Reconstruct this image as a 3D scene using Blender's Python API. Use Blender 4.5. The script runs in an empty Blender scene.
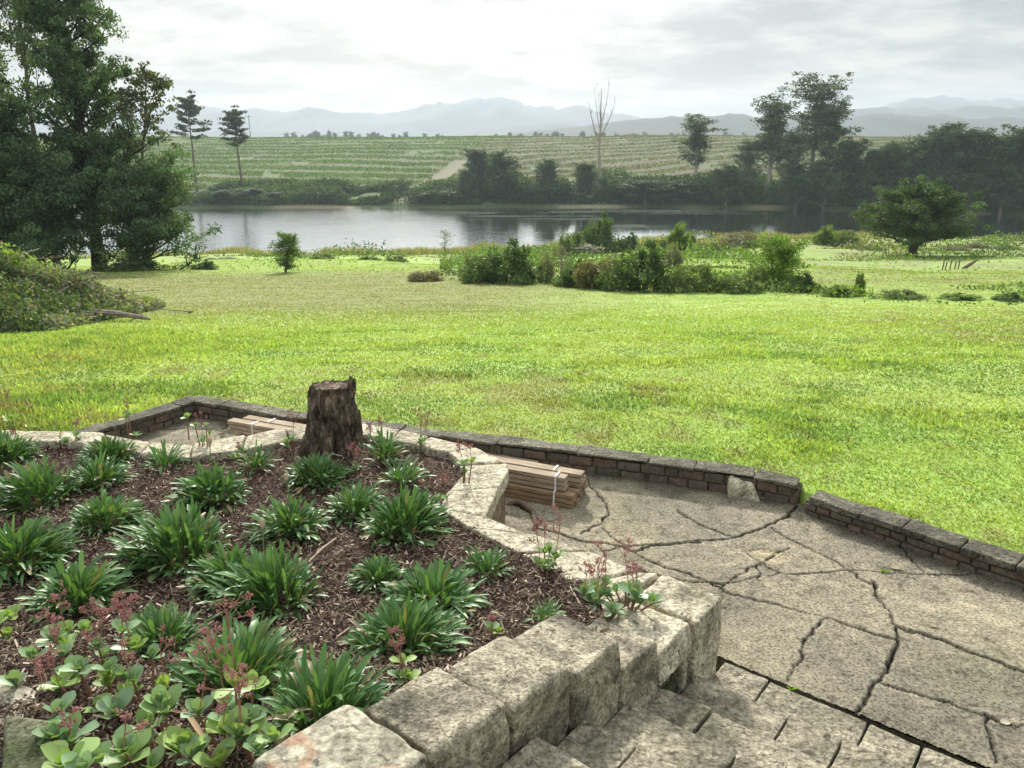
import bpy, math, random
import numpy as np
from mathutils import Vector

scene = bpy.context.scene
COL = scene.collection
R = math.radians

# ------------------------------------------------------------------ camera
PITCH = R(16.9); FPX = 769.0; CZ = 2.8
cam_d = bpy.data.cameras.new("camera"); cam = bpy.data.objects.new("camera", cam_d); COL.objects.link(cam)
cam.location = (0, 0, CZ); cam.rotation_euler = (math.pi/2 - PITCH, 0, 0)
cam_d.sensor_width = 36; cam_d.lens = 36*FPX/1024
cam_d.clip_start = .05; cam_d.clip_end = 20000
scene.camera = cam

# ------------------------------------------------------------------ sky and sun
SUN_EL, SUN_AZ = R(31), R(-6)           # azimuth from +Y towards +X
sund = Vector((math.sin(SUN_AZ)*math.cos(SUN_EL), math.cos(SUN_AZ)*math.cos(SUN_EL), math.sin(SUN_EL)))
world = bpy.data.worlds.new("World"); scene.world = world; world.use_nodes = True
nt = world.node_tree; N = nt.nodes; N.clear()
def wn(t, **k):
    n = N.new(t)
    for a, b in k.items(): setattr(n, a, b)
    return n
wl = nt.links.new
out = wn('ShaderNodeOutputWorld'); bg = wn('ShaderNodeBackground'); bg.inputs['Strength'].default_value = .1
wl(bg.outputs[0], out.inputs[0])
sky = wn('ShaderNodeTexSky', sky_type='NISHITA', sun_disc=False)
sky.sun_elevation = SUN_EL; sky.sun_rotation = SUN_AZ; sky.dust_density = 3; sky.air_density = 1
tc = wn('ShaderNodeTexCoord'); sep = wn('ShaderNodeSeparateXYZ'); wl(tc.outputs['Generated'], sep.inputs[0])
zz = wn('ShaderNodeMath', operation='MAXIMUM'); wl(sep.outputs[2], zz.inputs[0]); zz.inputs[1].default_value = 0
za = wn('ShaderNodeMath', operation='ADD'); wl(zz.outputs[0], za.inputs[0]); za.inputs[1].default_value = .15
dx = wn('ShaderNodeMath', operation='DIVIDE'); wl(sep.outputs[0], dx.inputs[0]); wl(za.outputs[0], dx.inputs[1])
dy = wn('ShaderNodeMath', operation='DIVIDE'); wl(sep.outputs[1], dy.inputs[0]); wl(za.outputs[0], dy.inputs[1])
cmb = wn('ShaderNodeCombineXYZ'); dx2 = wn('ShaderNodeMath', operation='MULTIPLY'); wl(dx.outputs[0], dx2.inputs[0]); dx2.inputs[1].default_value = .85; wl(dx2.outputs[0], cmb.inputs[0]); wl(dy.outputs[0], cmb.inputs[1])
no = wn('ShaderNodeTexNoise'); wl(cmb.outputs[0], no.inputs['Vector'])
no.inputs['Scale'].default_value = 1.9; no.inputs['Detail'].default_value = 10; no.inputs['Roughness'].default_value = .58; no.inputs['Distortion'].default_value = .1
cr = wn('ShaderNodeValToRGB'); wl(no.outputs[0], cr.inputs[0])
e = cr.color_ramp.elements
e[0].position = .40; e[0].color = (.46, .505, .55, 1)
e[1].position = .61; e[1].color = (1.25, 1.22, 1.12, 1)
m = e.new(.5); m.color = (.78, .81, .83, 1)
sc_ = wn('ShaderNodeVectorMath', operation='SCALE'); wl(cr.outputs[0], sc_.inputs[0]); sc_.inputs['Scale'].default_value = 4.0
dot = wn('ShaderNodeVectorMath', operation='DOT_PRODUCT'); wl(tc.outputs['Generated'], dot.inputs[0]); dot.inputs[1].default_value = sund
mx = wn('ShaderNodeMath', operation='MAXIMUM'); wl(dot.outputs['Value'], mx.inputs[0]); mx.inputs[1].default_value = 0
pw = wn('ShaderNodeMath', operation='POWER'); wl(mx.outputs[0], pw.inputs[0]); pw.inputs[1].default_value = 12
gl = wn('ShaderNodeMath', operation='MULTIPLY_ADD'); wl(pw.outputs[0], gl.inputs[0]); gl.inputs[1].default_value = 1.2; gl.inputs[2].default_value = .74
zg = wn('ShaderNodeMath', operation='MULTIPLY_ADD'); wl(zz.outputs[0], zg.inputs[0]); zg.inputs[1].default_value = 3.9; zg.inputs[2].default_value = .48
gz_ = wn('ShaderNodeMath', operation='MULTIPLY'); wl(gl.outputs[0], gz_.inputs[0]); wl(zg.outputs[0], gz_.inputs[1])   # an overcast sky is brighter overhead
sc2 = wn('ShaderNodeVectorMath', operation='SCALE'); wl(sc_.outputs[0], sc2.inputs[0]); wl(gz_.outputs[0], sc2.inputs['Scale'])
mix = wn('ShaderNodeMixRGB'); mix.inputs[0].default_value = .9; wl(sky.outputs[0], mix.inputs[1]); wl(sc2.outputs[0], mix.inputs[2])
wl(mix.outputs[0], bg.inputs[0])

sl = bpy.data.lights.new("sun", 'SUN'); sl.energy = 4.4; sl.angle = R(4); sl.color = (1, .95, .86)
so = bpy.data.objects.new("sun", sl); COL.objects.link(so)
so.rotation_euler = (-sund).to_track_quat('-Z', 'Y').to_euler()
scene.view_settings.view_transform = 'Standard'; scene.view_settings.look = 'None'
scene.view_settings.exposure = .72; scene.view_settings.gamma = 1
try: scene.view_settings.use_curve_mapping = False
except Exception: pass
scene.cycles.volume_bounces = 2; scene.cycles.max_bounces = 8
scene.cycles.sample_clamp_indirect = 6

# ------------------------------------------------------------------ numeric helpers
rng = np.random.default_rng(7)
def _h(ix, iy, s):
    n = (ix.astype(np.int64)*374761393 + iy.astype(np.int64)*668265263 + s*982451653) & 0xffffffff
    n = ((n ^ (n >> 13))*1274126177) & 0xffffffff
    return ((n ^ (n >> 16)) & 0xffff)/65535.0
def vn(x, y, s=0):
    x = np.asarray(x, float); y = np.asarray(y, float)
    ix = np.floor(x).astype(np.int64); iy = np.floor(y).astype(np.int64); fx = x-ix; fy = y-iy
    fx = fx*fx*(3-2*fx); fy = fy*fy*(3-2*fy)
    a = _h(ix, iy, s); b = _h(ix+1, iy, s); c = _h(ix, iy+1, s); d = _h(ix+1, iy+1, s)
    return (a*(1-fx)+b*fx)*(1-fy)+(c*(1-fx)+d*fx)*fy
def fbm(x, y, s=0, o=4, g=.5):
    t = 0; a = 1; n = 0
    for i in range(o): t = t+a*vn(np.asarray(x)*2**i, np.asarray(y)*2**i, s+i*17); n += a; a *= g
    return t/n
def sm(x, a, b):
    t = np.clip((x-a)/(b-a), 0, 1); return t*t*(3-2*t)
def lin(h):
    h = h.lstrip('#'); return tuple((lambda c: c/12.92 if c <= .04045 else ((c+.055)/1.055)**2.4)(int(h[i:i+2], 16)/255) for i in (0, 2, 4))
def eul(rx, ry, rz):
    cx, sx, cy, sy, cz, sz = np.cos(rx), np.sin(rx), np.cos(ry), np.sin(ry), np.cos(rz), np.sin(rz)
    M = np.empty((len(rx), 3, 3))
    M[:, 0, 0] = cy*cz; M[:, 0, 1] = sx*sy*cz-cx*sz; M[:, 0, 2] = cx*sy*cz+sx*sz
    M[:, 1, 0] = cy*sz; M[:, 1, 1] = sx*sy*sz+cx*cz; M[:, 1, 2] = cx*sy*sz-sx*cz
    M[:, 2, 0] = -sy; M[:, 2, 1] = sx*cy; M[:, 2, 2] = cx*cy
    return M
def ray(x, y):
    a = (x-512)/FPX; b = -(y-384)/FPX
    return a, math.cos(PITCH)+b*math.sin(PITCH), -math.sin(PITCH)+b*math.cos(PITCH)
def at(x, y, z=0.0):
    r = ray(x, y); t = (z-CZ)/r[2]; return (r[0]*t, r[1]*t)

class Geo:
    """collects faces of mixed size; builds one mesh"""
    def __init__(s): s.v = []; s.f = {}; s.n = 0; s.c = []
    def add(s, V, F, col=None):
        V = np.asarray(V, float).reshape(-1, 3)
        if isinstance(F, np.ndarray): s.f.setdefault(F.shape[1], []).append(F+s.n)
        else:
            for fc in F: s.f.setdefault(len(fc), []).append(np.array([fc])+s.n)
        if col is None: col = np.ones((len(V), 3))*.5
        col = np.asarray(col, float)
        if col.ndim == 1: col = np.tile(col, (len(V), 1))
        s.v.append(V); s.c.append(col); s.n += len(V)
    def inst(s, T, F, M, P, col=None):
        """template T (k,3) faces F (m,q), matrices M (n,3,3), positions P (n,3), colours (n,3)"""
        T = np.asarray(T, float); F = np.asarray(F)
        V = np.einsum('nij,kj->nki', M, T)+P[:, None, :]
        n, k = len(P), len(T)
        FF = (F[None]+(np.arange(n)*k)[:, None, None]).reshape(-1, F.shape[1])
        C = None if col is None else np.repeat(col, k, axis=0)
        s.add(V.reshape(-1, 3), FF, C)
    def mesh(s, name, mat, smooth=False):
        me = bpy.data.meshes.new(name)
        V = np.concatenate(s.v) if s.v else np.zeros((0, 3))
        me.vertices.add(len(V)); me.vertices.foreach_set('co', V.ravel())
        L = []; st = []; tot = []; o = 0
        for q, fs in s.f.items():
            A = np.concatenate(fs); L.append(A.ravel()); st.append(o+np.arange(len(A))*q); tot.append(np.full(len(A), q)); o += A.size
        L = np.concatenate(L); st = np.concatenate(st); tot = np.concatenate(tot)
        me.loops.add(len(L)); me.loops.foreach_set('vertex_index', L.astype(np.int32))
        me.polygons.add(len(st)); me.polygons.foreach_set('loop_start', st.astype(np.int32))
        me.update(calc_edges=True)
        me.polygons.foreach_set('use_smooth', np.full(len(st), smooth))
        ca = me.color_attributes.new('Col', 'FLOAT_COLOR', 'POINT')
        C = np.concatenate(s.c); ca.data.foreach_set('color', np.hstack([C, np.ones((len(C), 1))]).ravel().astype(np.float32))
        me.materials.append(mat); me.validate(); return me

def link(name, me, parent=None, loc=None, rz=0, scale=None):
    o = bpy.data.objects.new(name, me); COL.objects.link(o)
    if parent is not None: o.parent = parent
    if loc is not None: o.location = loc
    if rz: o.rotation_euler = (0, 0, rz)
    if scale is not None: o.scale = (scale,)*3 if np.isscalar(scale) else scale
    return o
def tag(o, label=None, cat=None, group=None, kind=None):
    if label: o['label'] = label
    if cat: o['category'] = cat
    if group: o['group'] = group
    if kind: o['kind'] = kind
    return o

# ------------------------------------------------------------------ materials
def nodes(name):
    m = bpy.data.materials.new(name); m.use_nodes = True; t = m.node_tree; t.nodes.clear()
    o = t.nodes.new('ShaderNodeOutputMaterial'); return m, t, o
def noise(t, vec, scale, detail=6, rough=.6, dist=0):
    n = t.nodes.new('ShaderNodeTexNoise'); n.inputs['Scale'].default_value = scale; n.inputs['Detail'].default_value = detail
    n.inputs['Roughness'].default_value = rough; n.inputs['Distortion'].default_value = dist; t.links.new(vec, n.inputs['Vector']); return n.outputs[0]
def ramp(t, fac, stops):
    r = t.nodes.new('ShaderNodeValToRGB'); t.links.new(fac, r.inputs[0]); e = r.color_ramp.elements
    while len(e) < len(stops): e.new(.5)
    for k, (p, c) in enumerate(stops):
        e[k].position = p; e[k].color = (*c, 1) if len(c) == 3 else c
    return r.outputs[0]
def mixc(t, a, b, f, mode='MIX'):
    n = t.nodes.new('ShaderNodeMixRGB'); n.blend_type = mode
    for s, i in ((f, 0), (a, 1), (b, 2)):
        if isinstance(s, (int, float)): n.inputs[i].default_value = s
        elif isinstance(s, tuple): n.inputs[i].default_value = (*s, 1)
        else: t.links.new(s, n.inputs[i])
    return n.outputs[0]
def mth(t, op, a, b):
    n = t.nodes.new('ShaderNodeMath'); n.operation = op
    for s, i in ((a, 0), (b, 1)):
        if isinstance(s, (int, float)): n.inputs[i].default_value = s
        else: t.links.new(s, n.inputs[i])
    return n.outputs[0]
def pos(t):
    g = t.nodes.new('ShaderNodeNewGeometry'); return g.outputs['Position']
def objc(t):
    g = t.nodes.new('ShaderNodeTexCoord'); return g.outputs['Object']
def attr(t, n='Col'):
    a = t.nodes.new('ShaderNodeAttribute'); a.attribute_name = n; return a.outputs['Color']
def bump(t, h, strength, dist, prev=None):
    b = t.nodes.new('ShaderNodeBump'); b.inputs['Strength'].default_value = strength; b.inputs['Distance'].default_value = dist
    t.links.new(h, b.inputs['Height'])
    if prev is not None: t.links.new(prev, b.inputs['Normal'])
    return b.outputs[0]
def princ(t, o, col, rough=.9, normal=None, spec=.3):
    p = t.nodes.new('ShaderNodeBsdfPrincipled')
    if isinstance(col, tuple): p.inputs['Base Color'].default_value = (*col, 1)
    else: t.links.new(col, p.inputs['Base Color'])
    if isinstance(rough, (int, float)): p.inputs['Roughness'].default_value = rough
    else: t.links.new(rough, p.inputs['Roughness'])
    p.inputs['Specular IOR Level'].default_value = spec
    if normal is not None: t.links.new(normal, p.inputs['Normal'])
    t.links.new(p.outputs[0], o.inputs[0]); return p
def leaf_mat(name, trans=.35, rough=.5, spec=.4, tint=(1.25, 1.3, .45)):
    m, t, o = nodes(name); c = attr(t)
    p = t.nodes.new('ShaderNodeBsdfPrincipled'); t.links.new(c, p.inputs['Base Color']); p.inputs['Roughness'].default_value = rough
    p.inputs['Specular IOR Level'].default_value = spec
    tr = t.nodes.new('ShaderNodeBsdfTranslucent'); t.links.new(mixc(t, c, tint, 1.0, 'MULTIPLY'), tr.inputs[0])
    mx = t.nodes.new('ShaderNodeMixShader'); mx.inputs[0].default_value = trans
    t.links.new(p.outputs[0], mx.inputs[1]); t.links.new(tr.outputs[0], mx.inputs[2]); t.links.new(mx.outputs[0], o.inputs[0]); return m
M_leaf = leaf_mat('foliage', .38, .6, .25)
M_grass = leaf_mat('grass_blades', .5, .55, .25, (1.3, 1.2, .62))
M_strap = leaf_mat('strap_leaves', .24, .45, .28)
M_succ = leaf_mat('succulent_leaves', .25, .45, .4)
M_petal = leaf_mat('flower_spray', .3, .7, .1, (1, 1, 1))
def vc_mat(name, sc, rough=.9, bs=.5, bd=.02, lo=.6, hi=1.3, space='obj'):
    m, t, o = nodes(name); v = objc(t) if space == 'obj' else pos(t)
    n = noise(t, v, sc, 7, .65); c = mixc(t, attr(t), ramp(t, n, [(.3, (lo,)*3), (.7, (hi,)*3)]), 1.0, 'MULTIPLY')
    princ(t, o, c, rough, bump(t, n, bs, bd)); return m
M_bark = vc_mat('bark', 9, .95, .8, .04, .5, 1.5)
M_terrain = vc_mat('ground_cover', 2.2, 1, .5, .05, .75, 1.25, 'pos')
M_wood = vc_mat('planed_timber', 14, .8, .2, .004, .8, 1.15)
M_brick = vc_mat('old_brick', 28, .95, .6, .008, .55, 1.35, 'pos')

def stone_mat(name, tops, dark, scale=9, stain=.5, pit=1.0, red=False):
    m, t, o = nodes(name); v = pos(t)
    n1 = noise(t, v, scale, 9, .66); n2 = noise(t, v, scale*.28, 5, .6, .4); n3 = noise(t, v, scale*7, 5, .7)
    c = ramp(t, n1, [(.3, tuple(x*.55 for x in tops)), (.47, tuple(x*.9 for x in tops)), (.68, tuple(min(1, x*1.3) for x in tops))])
    c = mixc(t, c, dark, ramp(t, n2, [(stain-.08, (.9,)*3), (stain+.12, (0,)*3)]))
    # lichen and grime on faces that never dry (steep faces)
    g = t.nodes.new('ShaderNodeNewGeometry'); s = t.nodes.new('ShaderNodeSeparateXYZ'); t.links.new(g.outputs['True Normal'], s.inputs[0])
    n5 = noise(t, v, scale*2.6, 8, .75); c = mixc(t, c, ramp(t, n5, [(.36, (.42, .40, .36)), (.5, (1,)*3), (.66, (1.4,)*3)]), .85, 'MULTIPLY'); c = mixc(t, c, ramp(t, n3, [(.36, (.4,)*3), (.6, (1.3,)*3)]), .8, 'MULTIPLY')
    n6 = noise(t, v, scale*3.4, 3, .55, .5); c = mixc(t, c, tuple(x*.22 for x in tops), ramp(t, n6, [(.60, (0,)*3), (.67, (.85,)*3)]))
    if red:
        n4 = noise(t, v, 2.3, 4, .6, .8); c = mixc(t, c, (.34, .17, .10), ramp(t, n4, [(.54, (0,)*3), (.6, (.55,)*3), (.64, (0,)*3)]))
    vo = t.nodes.new('ShaderNodeTexVoronoi'); vo.inputs['Scale'].default_value = scale*4; t.links.new(v, vo.inputs['Vector'])
    h = mth(t, 'ADD', mth(t, 'MULTIPLY', n1, 1.0), mth(t, 'MULTIPLY', vo.outputs['Distance'], .25))
    b = bump(t, h, 1.0*pit, .035); b = bump(t, n5, .9*pit, .014, b); b = bump(t, mth(t, 'SUBTRACT', 1.0, n6), .8*pit, .03, b); b = bump(t, n3, .7*pit, .005, b)
    princ(t, o, c, .93, b, .2); return m
M_block = stone_mat('weathered_stone', (.47, .425, .315), (.085, .08, .06), 11, .43)
M_cap = stone_mat('pale_coping', (.50, .455, .34), (.19, .175, .12), 8, .36, .7)
M_slabtop = stone_mat('smooth_stone', (.30, .28, .215), (.2, .19, .15), 6, .33, .4, True)
M_brownstone = stone_mat('brown_brick_face', (.33, .25, .165), (.12, .09, .06), 9, .42, .6)
M_step = stone_mat('step_stone', (.315, .285, .212), (.11, .105, .072), 7, .42, .8)
M_moss = stone_mat('mossy_stone', (.17, .175, .11), (.06, .075, .03), 9, .5, .7)

def terrace_mat():
    m, t, o = nodes('cracked_concrete'); v = pos(t)
    n1 = noise(t, v, 1.1, 6, .6, .3); n2 = noise(t, v, 60, 6, .75); n3 = noise(t, v, 9, 9, .72, .2); n4 = noise(t, v, 22, 4, .6)
    c = ramp(t, n1, [(.3, (.13, .118, .088)), (.48, (.178, .16, .118)), (.62, (.235, .208, .148)), (.72, (.38, .335, .225))])
    c = mixc(t, c, ramp(t, n3, [(.36, (.42, .42, .40)), (.46, (.95, .95, .95)), (.56, (1.05,)*3), (.68, (1.6, 1.55, 1.4))]), .9, 'MULTIPLY')
    c = mixc(t, c, ramp(t, n2, [(.38, (.22,)*3), (.47, (.95,)*3), (.60, (1.75,)*3)]), .85, 'MULTIPLY')
    c = mixc(t, c, (.05, .048, .04), ramp(t, n4, [(.68, (0,)*3), (.74, (.7,)*3)]))
    c = mixc(t, c, attr(t), 1.0, 'MULTIPLY')
    b = bump(t, n3, .6, .02); b = bump(t, n2, .9, .004, b)
    princ(t, o, c, .95, b, .2); return m
M_terrace = terrace_mat()
def soil_mat():
    m, t, o = nodes('mulch_soil'); v = pos(t); n1 = noise(t, v, 30, 8, .7); n2 = noise(t, v, 3, 4, .6)
    c = ramp(t, n1, [(.3, (.022, .013, .009)), (.55, (.085, .05, .035)), (.75, (.2, .13, .09))])
    c = mixc(t, c, ramp(t, n2, [(.3, (.6,)*3), (.7, (1.3,)*3)]), 1.0, 'MULTIPLY')
    princ(t, o, c, .95, bump(t, n1, 1, .03), .2); return m
M_soil = soil_mat()
def chip_mat():
    m, t, o = nodes('bark_chips'); princ(t, o, attr(t), .8, None, .3); return m
M_chip = chip_mat()
def water_mat():
    m, t, o = nodes('lake_water'); v = pos(t)
    mp = t.nodes.new('ShaderNodeMapping'); mp.inputs['Scale'].default_value = (.35, 1.6, 1); t.links.new(v, mp.inputs[0])
    n1 = noise(t, mp.outputs[0], 1.1, 4, .6); n2 = noise(t, v, .035, 4, .6, .6)
    sx = t.nodes.new('ShaderNodeSeparateXYZ'); t.links.new(v, sx.inputs[0]); wl_ = t.nodes.new('ShaderNodeMapRange'); t.links.new(sx.outputs[0], wl_.inputs[0]); wl_.inputs[1].default_value = 8; wl_.inputs[2].default_value = -18; wl_.inputs[3].default_value = 0; wl_.inputs[4].default_value = 1.3
    amp = mth(t, 'ADD', ramp(t, n2, [(.45, (.05,)*3), (.62, (.6,)*3)]), wl_.outputs[0])
    b = t.nodes.new('ShaderNodeBump'); b.inputs['Distance'].default_value = .07; t.links.new(n1, b.inputs['Height']); t.links.new(mth(t, 'MULTIPLY', amp, .55), b.inputs['Strength'])
    p = princ(t, o, (.028, .034, .034), .05, b.outputs[0], .5); p.inputs['IOR'].default_value = 1.333
    gs = t.nodes.new('ShaderNodeBsdfGlossy'); gs.inputs['Color'].default_value = (.95, .97, 1, 1); gs.inputs['Roughness'].default_value = .05; t.links.new(b.outputs[0], gs.inputs['Normal'])
    ms_ = t.nodes.new('ShaderNodeMixShader'); ms_.inputs[0].default_value = .82; t.links.new(p.outputs[0], ms_.inputs[1]); t.links.new(gs.outputs[0], ms_.inputs[2]); t.links.new(ms_.outputs[0], o.inputs[0]); return m
M_water = water_mat()
def plain(name, col, rough=.7, spec=.3):
    m, t, o = nodes(name); princ(t, o, tuple(col), rough, None, spec); return m
M_strapw = plain('white_strap', (.75, .75, .72), .5)
M_mount = vc_mat('mountain_slopes', .004, 1, .0, 1, .8, 1.2, 'pos')

# ------------------------------------------------------------------ terrain
WALL_A = [(-4.45, 6.55), (-3.51, 8.1), (-2.19, 7.52), (-1.42, 7.25), (-.11, 6.8), (1.23, 6.36), (2.07, 6.04), (2.38, 5.86)]
WALL_B = [(2.44, 5.68), (3.44, 4.62), (4.9, 3.1), (6.4, 1.5)]
HARD = WALL_A+WALL_B+[(6.4, -6), (-9, -6), (-9, 5.3), (-6.5, 5.75), (-5.2, 6.15)]
def pip(x, y, poly):
    x = np.asarray(x); y = np.asarray(y); c = np.zeros(x.shape, bool); n = len(poly)
    for i in range(n):
        x1, y1 = poly[i]; x2, y2 = poly[(i+1) % n]
        if y1 == y2: continue
        k = ((y1 > y) != (y2 > y)) & (x < (x2-x1)*(y-y1)/(y2-y1)+x1); c ^= k
    return c
def segd(x, y, pts):
    d = np.full(np.shape(x), 1e9)
    for (x1, y1), (x2, y2) in zip(pts[:-1], pts[1:]):
        L2 = (x2-x1)**2+(y2-y1)**2; t = np.clip(((x-x1)*(x2-x1)+(y-y1)*(y2-y1))/max(L2, 1e-9), 0, 1)
        d = np.minimum(d, np.hypot(x-(x1+t*(x2-x1)), y-(y1+t*(y2-y1))))
    return d
WATER_Z = -8.2
def shores(x, y):
    r = x/np.maximum(y, 1)
    yn = np.interp(r, [-1.5, -.42, -.2, -.08, .05, .25, .45, .66, 1.5], [70, 84, 84, 86, 92, 99, 103, 101, 90])
    yf = np.interp(r, [-1.5, -.42, -.15, -.05, .1, .3, .45, .66, 1.5], [160, 158, 158, 158, 160, 156, 150, 140, 120])
    w = (fbm(r*14, r*0+3, 5, 3)-.5)
    return yn+w*5, yf+(fbm(r*11, r*0+9, 8, 3)-.5)*8
def terr(x, y):
    x = np.asarray(x, float); y = np.asarray(y, float)
    yn, yf = shores(x, y)
    ye = np.where(y > 40, 40+(y-40)*(45/(yn-40)), y)
    zn = np.interp(ye, [-50, 0, 5, 7.5, 10, 13.5, 20, 36, 60, 85, 92, 110], [.12, .12, .12, .11, .04, -.3, -.96, -2.6, -5.35, -8.15, -8.9, -10.5])
    d = y-yf
    zf = np.interp(d, [-30, -15, 0, 4, 20, 60, 110, 165, 190, 240, 420, 1200, 5000], [-11, -10.3, -8.25, -7.3, -5.2, -2.2, 2.6, 7.3, 8.1, 8.6, 5, 0, -5])
    zf = zf+np.where(d > 30, (fbm(x*.011, y*.011, 3, 3)-.5)*sm(d, 30, 80)*2.4*np.clip(1-(d-150)/200, .5, 1)+(fbm(x*.03, y*.02, 4, 3)-.5)*1.6*sm(d, 140, 200), 0)
    z = np.where(y < (yn+yf)/2, zn, zf)
    near = np.hypot(x, y)
    z = z+(fbm(x*.9, y*1.4, 1, 3)-.5)*.06*sm(near, 7, 11)*sm(y, 6.5, 9)*(y < 130)
    z = z+(fbm(x*.09, y*.09, 2, 3)-.5)*1.1*sm(y, 24, 45)*(y < yn-2)*(1-sm(y, yn-14, yn-3))
    return z
def hit(px, py):
    """where the sight line of a picture point meets the terrain"""
    r = ray(px, py)
    t = np.geomspace(3, 1500, 4000); X = r[0]*t; Y = r[1]*t; Z = CZ+r[2]*t; g = terr(X, Y)
    k = np.argmax(Z < np.maximum(g, -50)); return float(X[k]), float(Y[k]), float(g[k])
def at_y(px, Y):
    """ground point in direction px at depth Y"""
    z = 0.
    for _ in range(6):
        dep = Y*math.cos(PITCH)+(CZ-z)*math.sin(PITCH); X = (px-512)/FPX*dep; z = float(terr(X, Y))
    return X, Y, z
def top_z(py, Y):
    b = -(py-384)/FPX; return CZ+Y*(-math.sin(PITCH)+b*math.cos(PITCH))/(math.cos(PITCH)+b*math.sin(PITCH))

TRACK = [hit(400, 201)[:2], hit(420, 190)[:2], hit(440, 178)[:2], hit(452, 169)[:2], hit(462, 161)[:2]]
def stripe(x, y):
    """crop rows following the contours"""
    q = y+.0030*(x+60)**2+18*(fbm(x*.01, y*.01, 11, 2)-.5)+7*(fbm(x*.035, y*.05, 13, 3)-.5); r2 = y*.86-x*.38+14*(fbm(x*.012, y*.012, 12, 2)-.5)+6*(fbm(x*.04, y*.05, 14, 3)-.5)
    return np.where(side_(x, y) > .5, np.sin(r2*2*math.pi/11), np.sin(q*2*math.pi/13.5))
def side_(x, y):
    rb = -.105+(y-200)*.0007; return sm(x/np.maximum(y, 1)-rb+(fbm(x*.06, y*.06, 15, 3)-.5)*.03, -.012, .02)
def cover(x, y):
    """true colour of the ground"""
    yn, yf = shores(x, y); r = x/np.maximum(y, 1)
    n = fbm(x*.6, y*.6, 21, 4); n2 = fbm(x*.12+7, y*.12, 22, 4); n3 = fbm(x*2.4, y*2.4, 23, 3)
    g1 = np.array([.25, .34, .085]); g2 = np.array([.225, .33, .072]); dry = np.array([.20, .19, .085]); olive = np.array([.15, .205, .06])
    k = sm(n, .35, .65)[..., None]; c = g1*(k)+g2*(1-k)
    dd = (sm(y, 13, 19)*(1-sm(y, 30, 38))*(1-sm(r, -.1, .25))*.95+sm(n2, .55, .75)*.35+sm(r, .28, .42)*sm(y, 20, 26)*(y < 130)*(.35+.5*sm(n, .4, .6))).clip(0, .92)[..., None]
    c = c*(1-dd)+(olive*.5+dry*.5)*dd
    p = (sm(n3*n2, .34, .42)*.5*(y < 40))[..., None]; c = c*(1-p)+dry*p
    rough = (sm(y, 58, 74)*(y < 130)*np.clip(sm(n2, .36, .56)+.25, 0, 1))[..., None]; c = c*(1-rough)+(np.array([.19, .165, .085])*.7+g2*.3)*rough
    # beyond the lake
    far = y > (yn+yf)/2; d = y-yf
    s = stripe(x, y); sg = sm(s, -.2, .5)[..., None]; side = side_(x, y)[..., None]
    green = np.array([.072, .12, .035]); soil = np.array([.085, .10, .04]); red = np.array([.085, .08, .042])
    f = green*sg+(soil*(1-side)+red*side)*(1-sg)
    bank = (1-sm(d, 14, 24))[..., None]; f = f*(1-bank)+np.array([.06, .09, .03])*bank
    tr = (1-sm(segd(x, y, TRACK), 1.2, 3.0))[..., None]; f = f*(1-tr)+np.array([.13, .125, .075])*tr
    pl = sm(d, 230, 300)[..., None]; f = f*(1-pl)+np.array([.08, .10, .05])*pl
    mud = ((1-sm(d, 1, 3.5))*sm(fbm(x*.05, y*.05, 31, 2), .45, .6))[..., None]; f = f*(1-mud)+np.array([.22, .19, .12])*mud
    return np.where(far[..., None], f, c)

ang = np.radians(np.concatenate([np.arange(-180, -48, 4.), np.arange(-48, 48, .28), np.arange(48, 181, 4.)]))
rad = np.concatenate([[0.3, 1.5, 3, 4], np.geomspace(4.2, 14, 190), np.geomspace(14.2, 120, 240), np.geomspace(121, 460, 190), np.geomspace(470, 3300, 50)])
A, Rr = np.meshgrid(ang, rad); X = Rr*np.sin(A); Y = Rr*np.cos(A)
Z = terr(X, Y); Z = np.where(pip(X, Y, HARD), -.35, Z)
C = cover(X, Y); na = len(ang)
i, j = np.meshgrid(np.arange(len(rad)-1), np.arange(na-1), indexing='ij')
F = np.stack([i*na+j, i*na+j+1, (i+1)*na+j+1, (i+1)*na+j], -1).reshape(-1, 4)[:, ::-1]
g = Geo(); g.add(np.stack([X, Y, Z], -1), F, C.reshape(-1, 3))
tag(link('ground', g.mesh('ground', M_terrain, True)), kind='structure')

# lake
g = Geo(); xs = np.linspace(-420, 420, 15); ys = np.linspace(60, 200, 6); X, Y = np.meshgrid(xs, ys)
i, j = np.meshgrid(np.arange(5), np.arange(14), indexing='ij'); F = np.stack([i*15+j, i*15+j+1, (i+1)*15+j+1, (i+1)*15+j], -1).reshape(-1, 4)
g.add(np.stack([X, Y, X*0+WATER_Z], -1), F); tag(link('lake_water', g.mesh('lake_water', M_water)), kind='structure')

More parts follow.
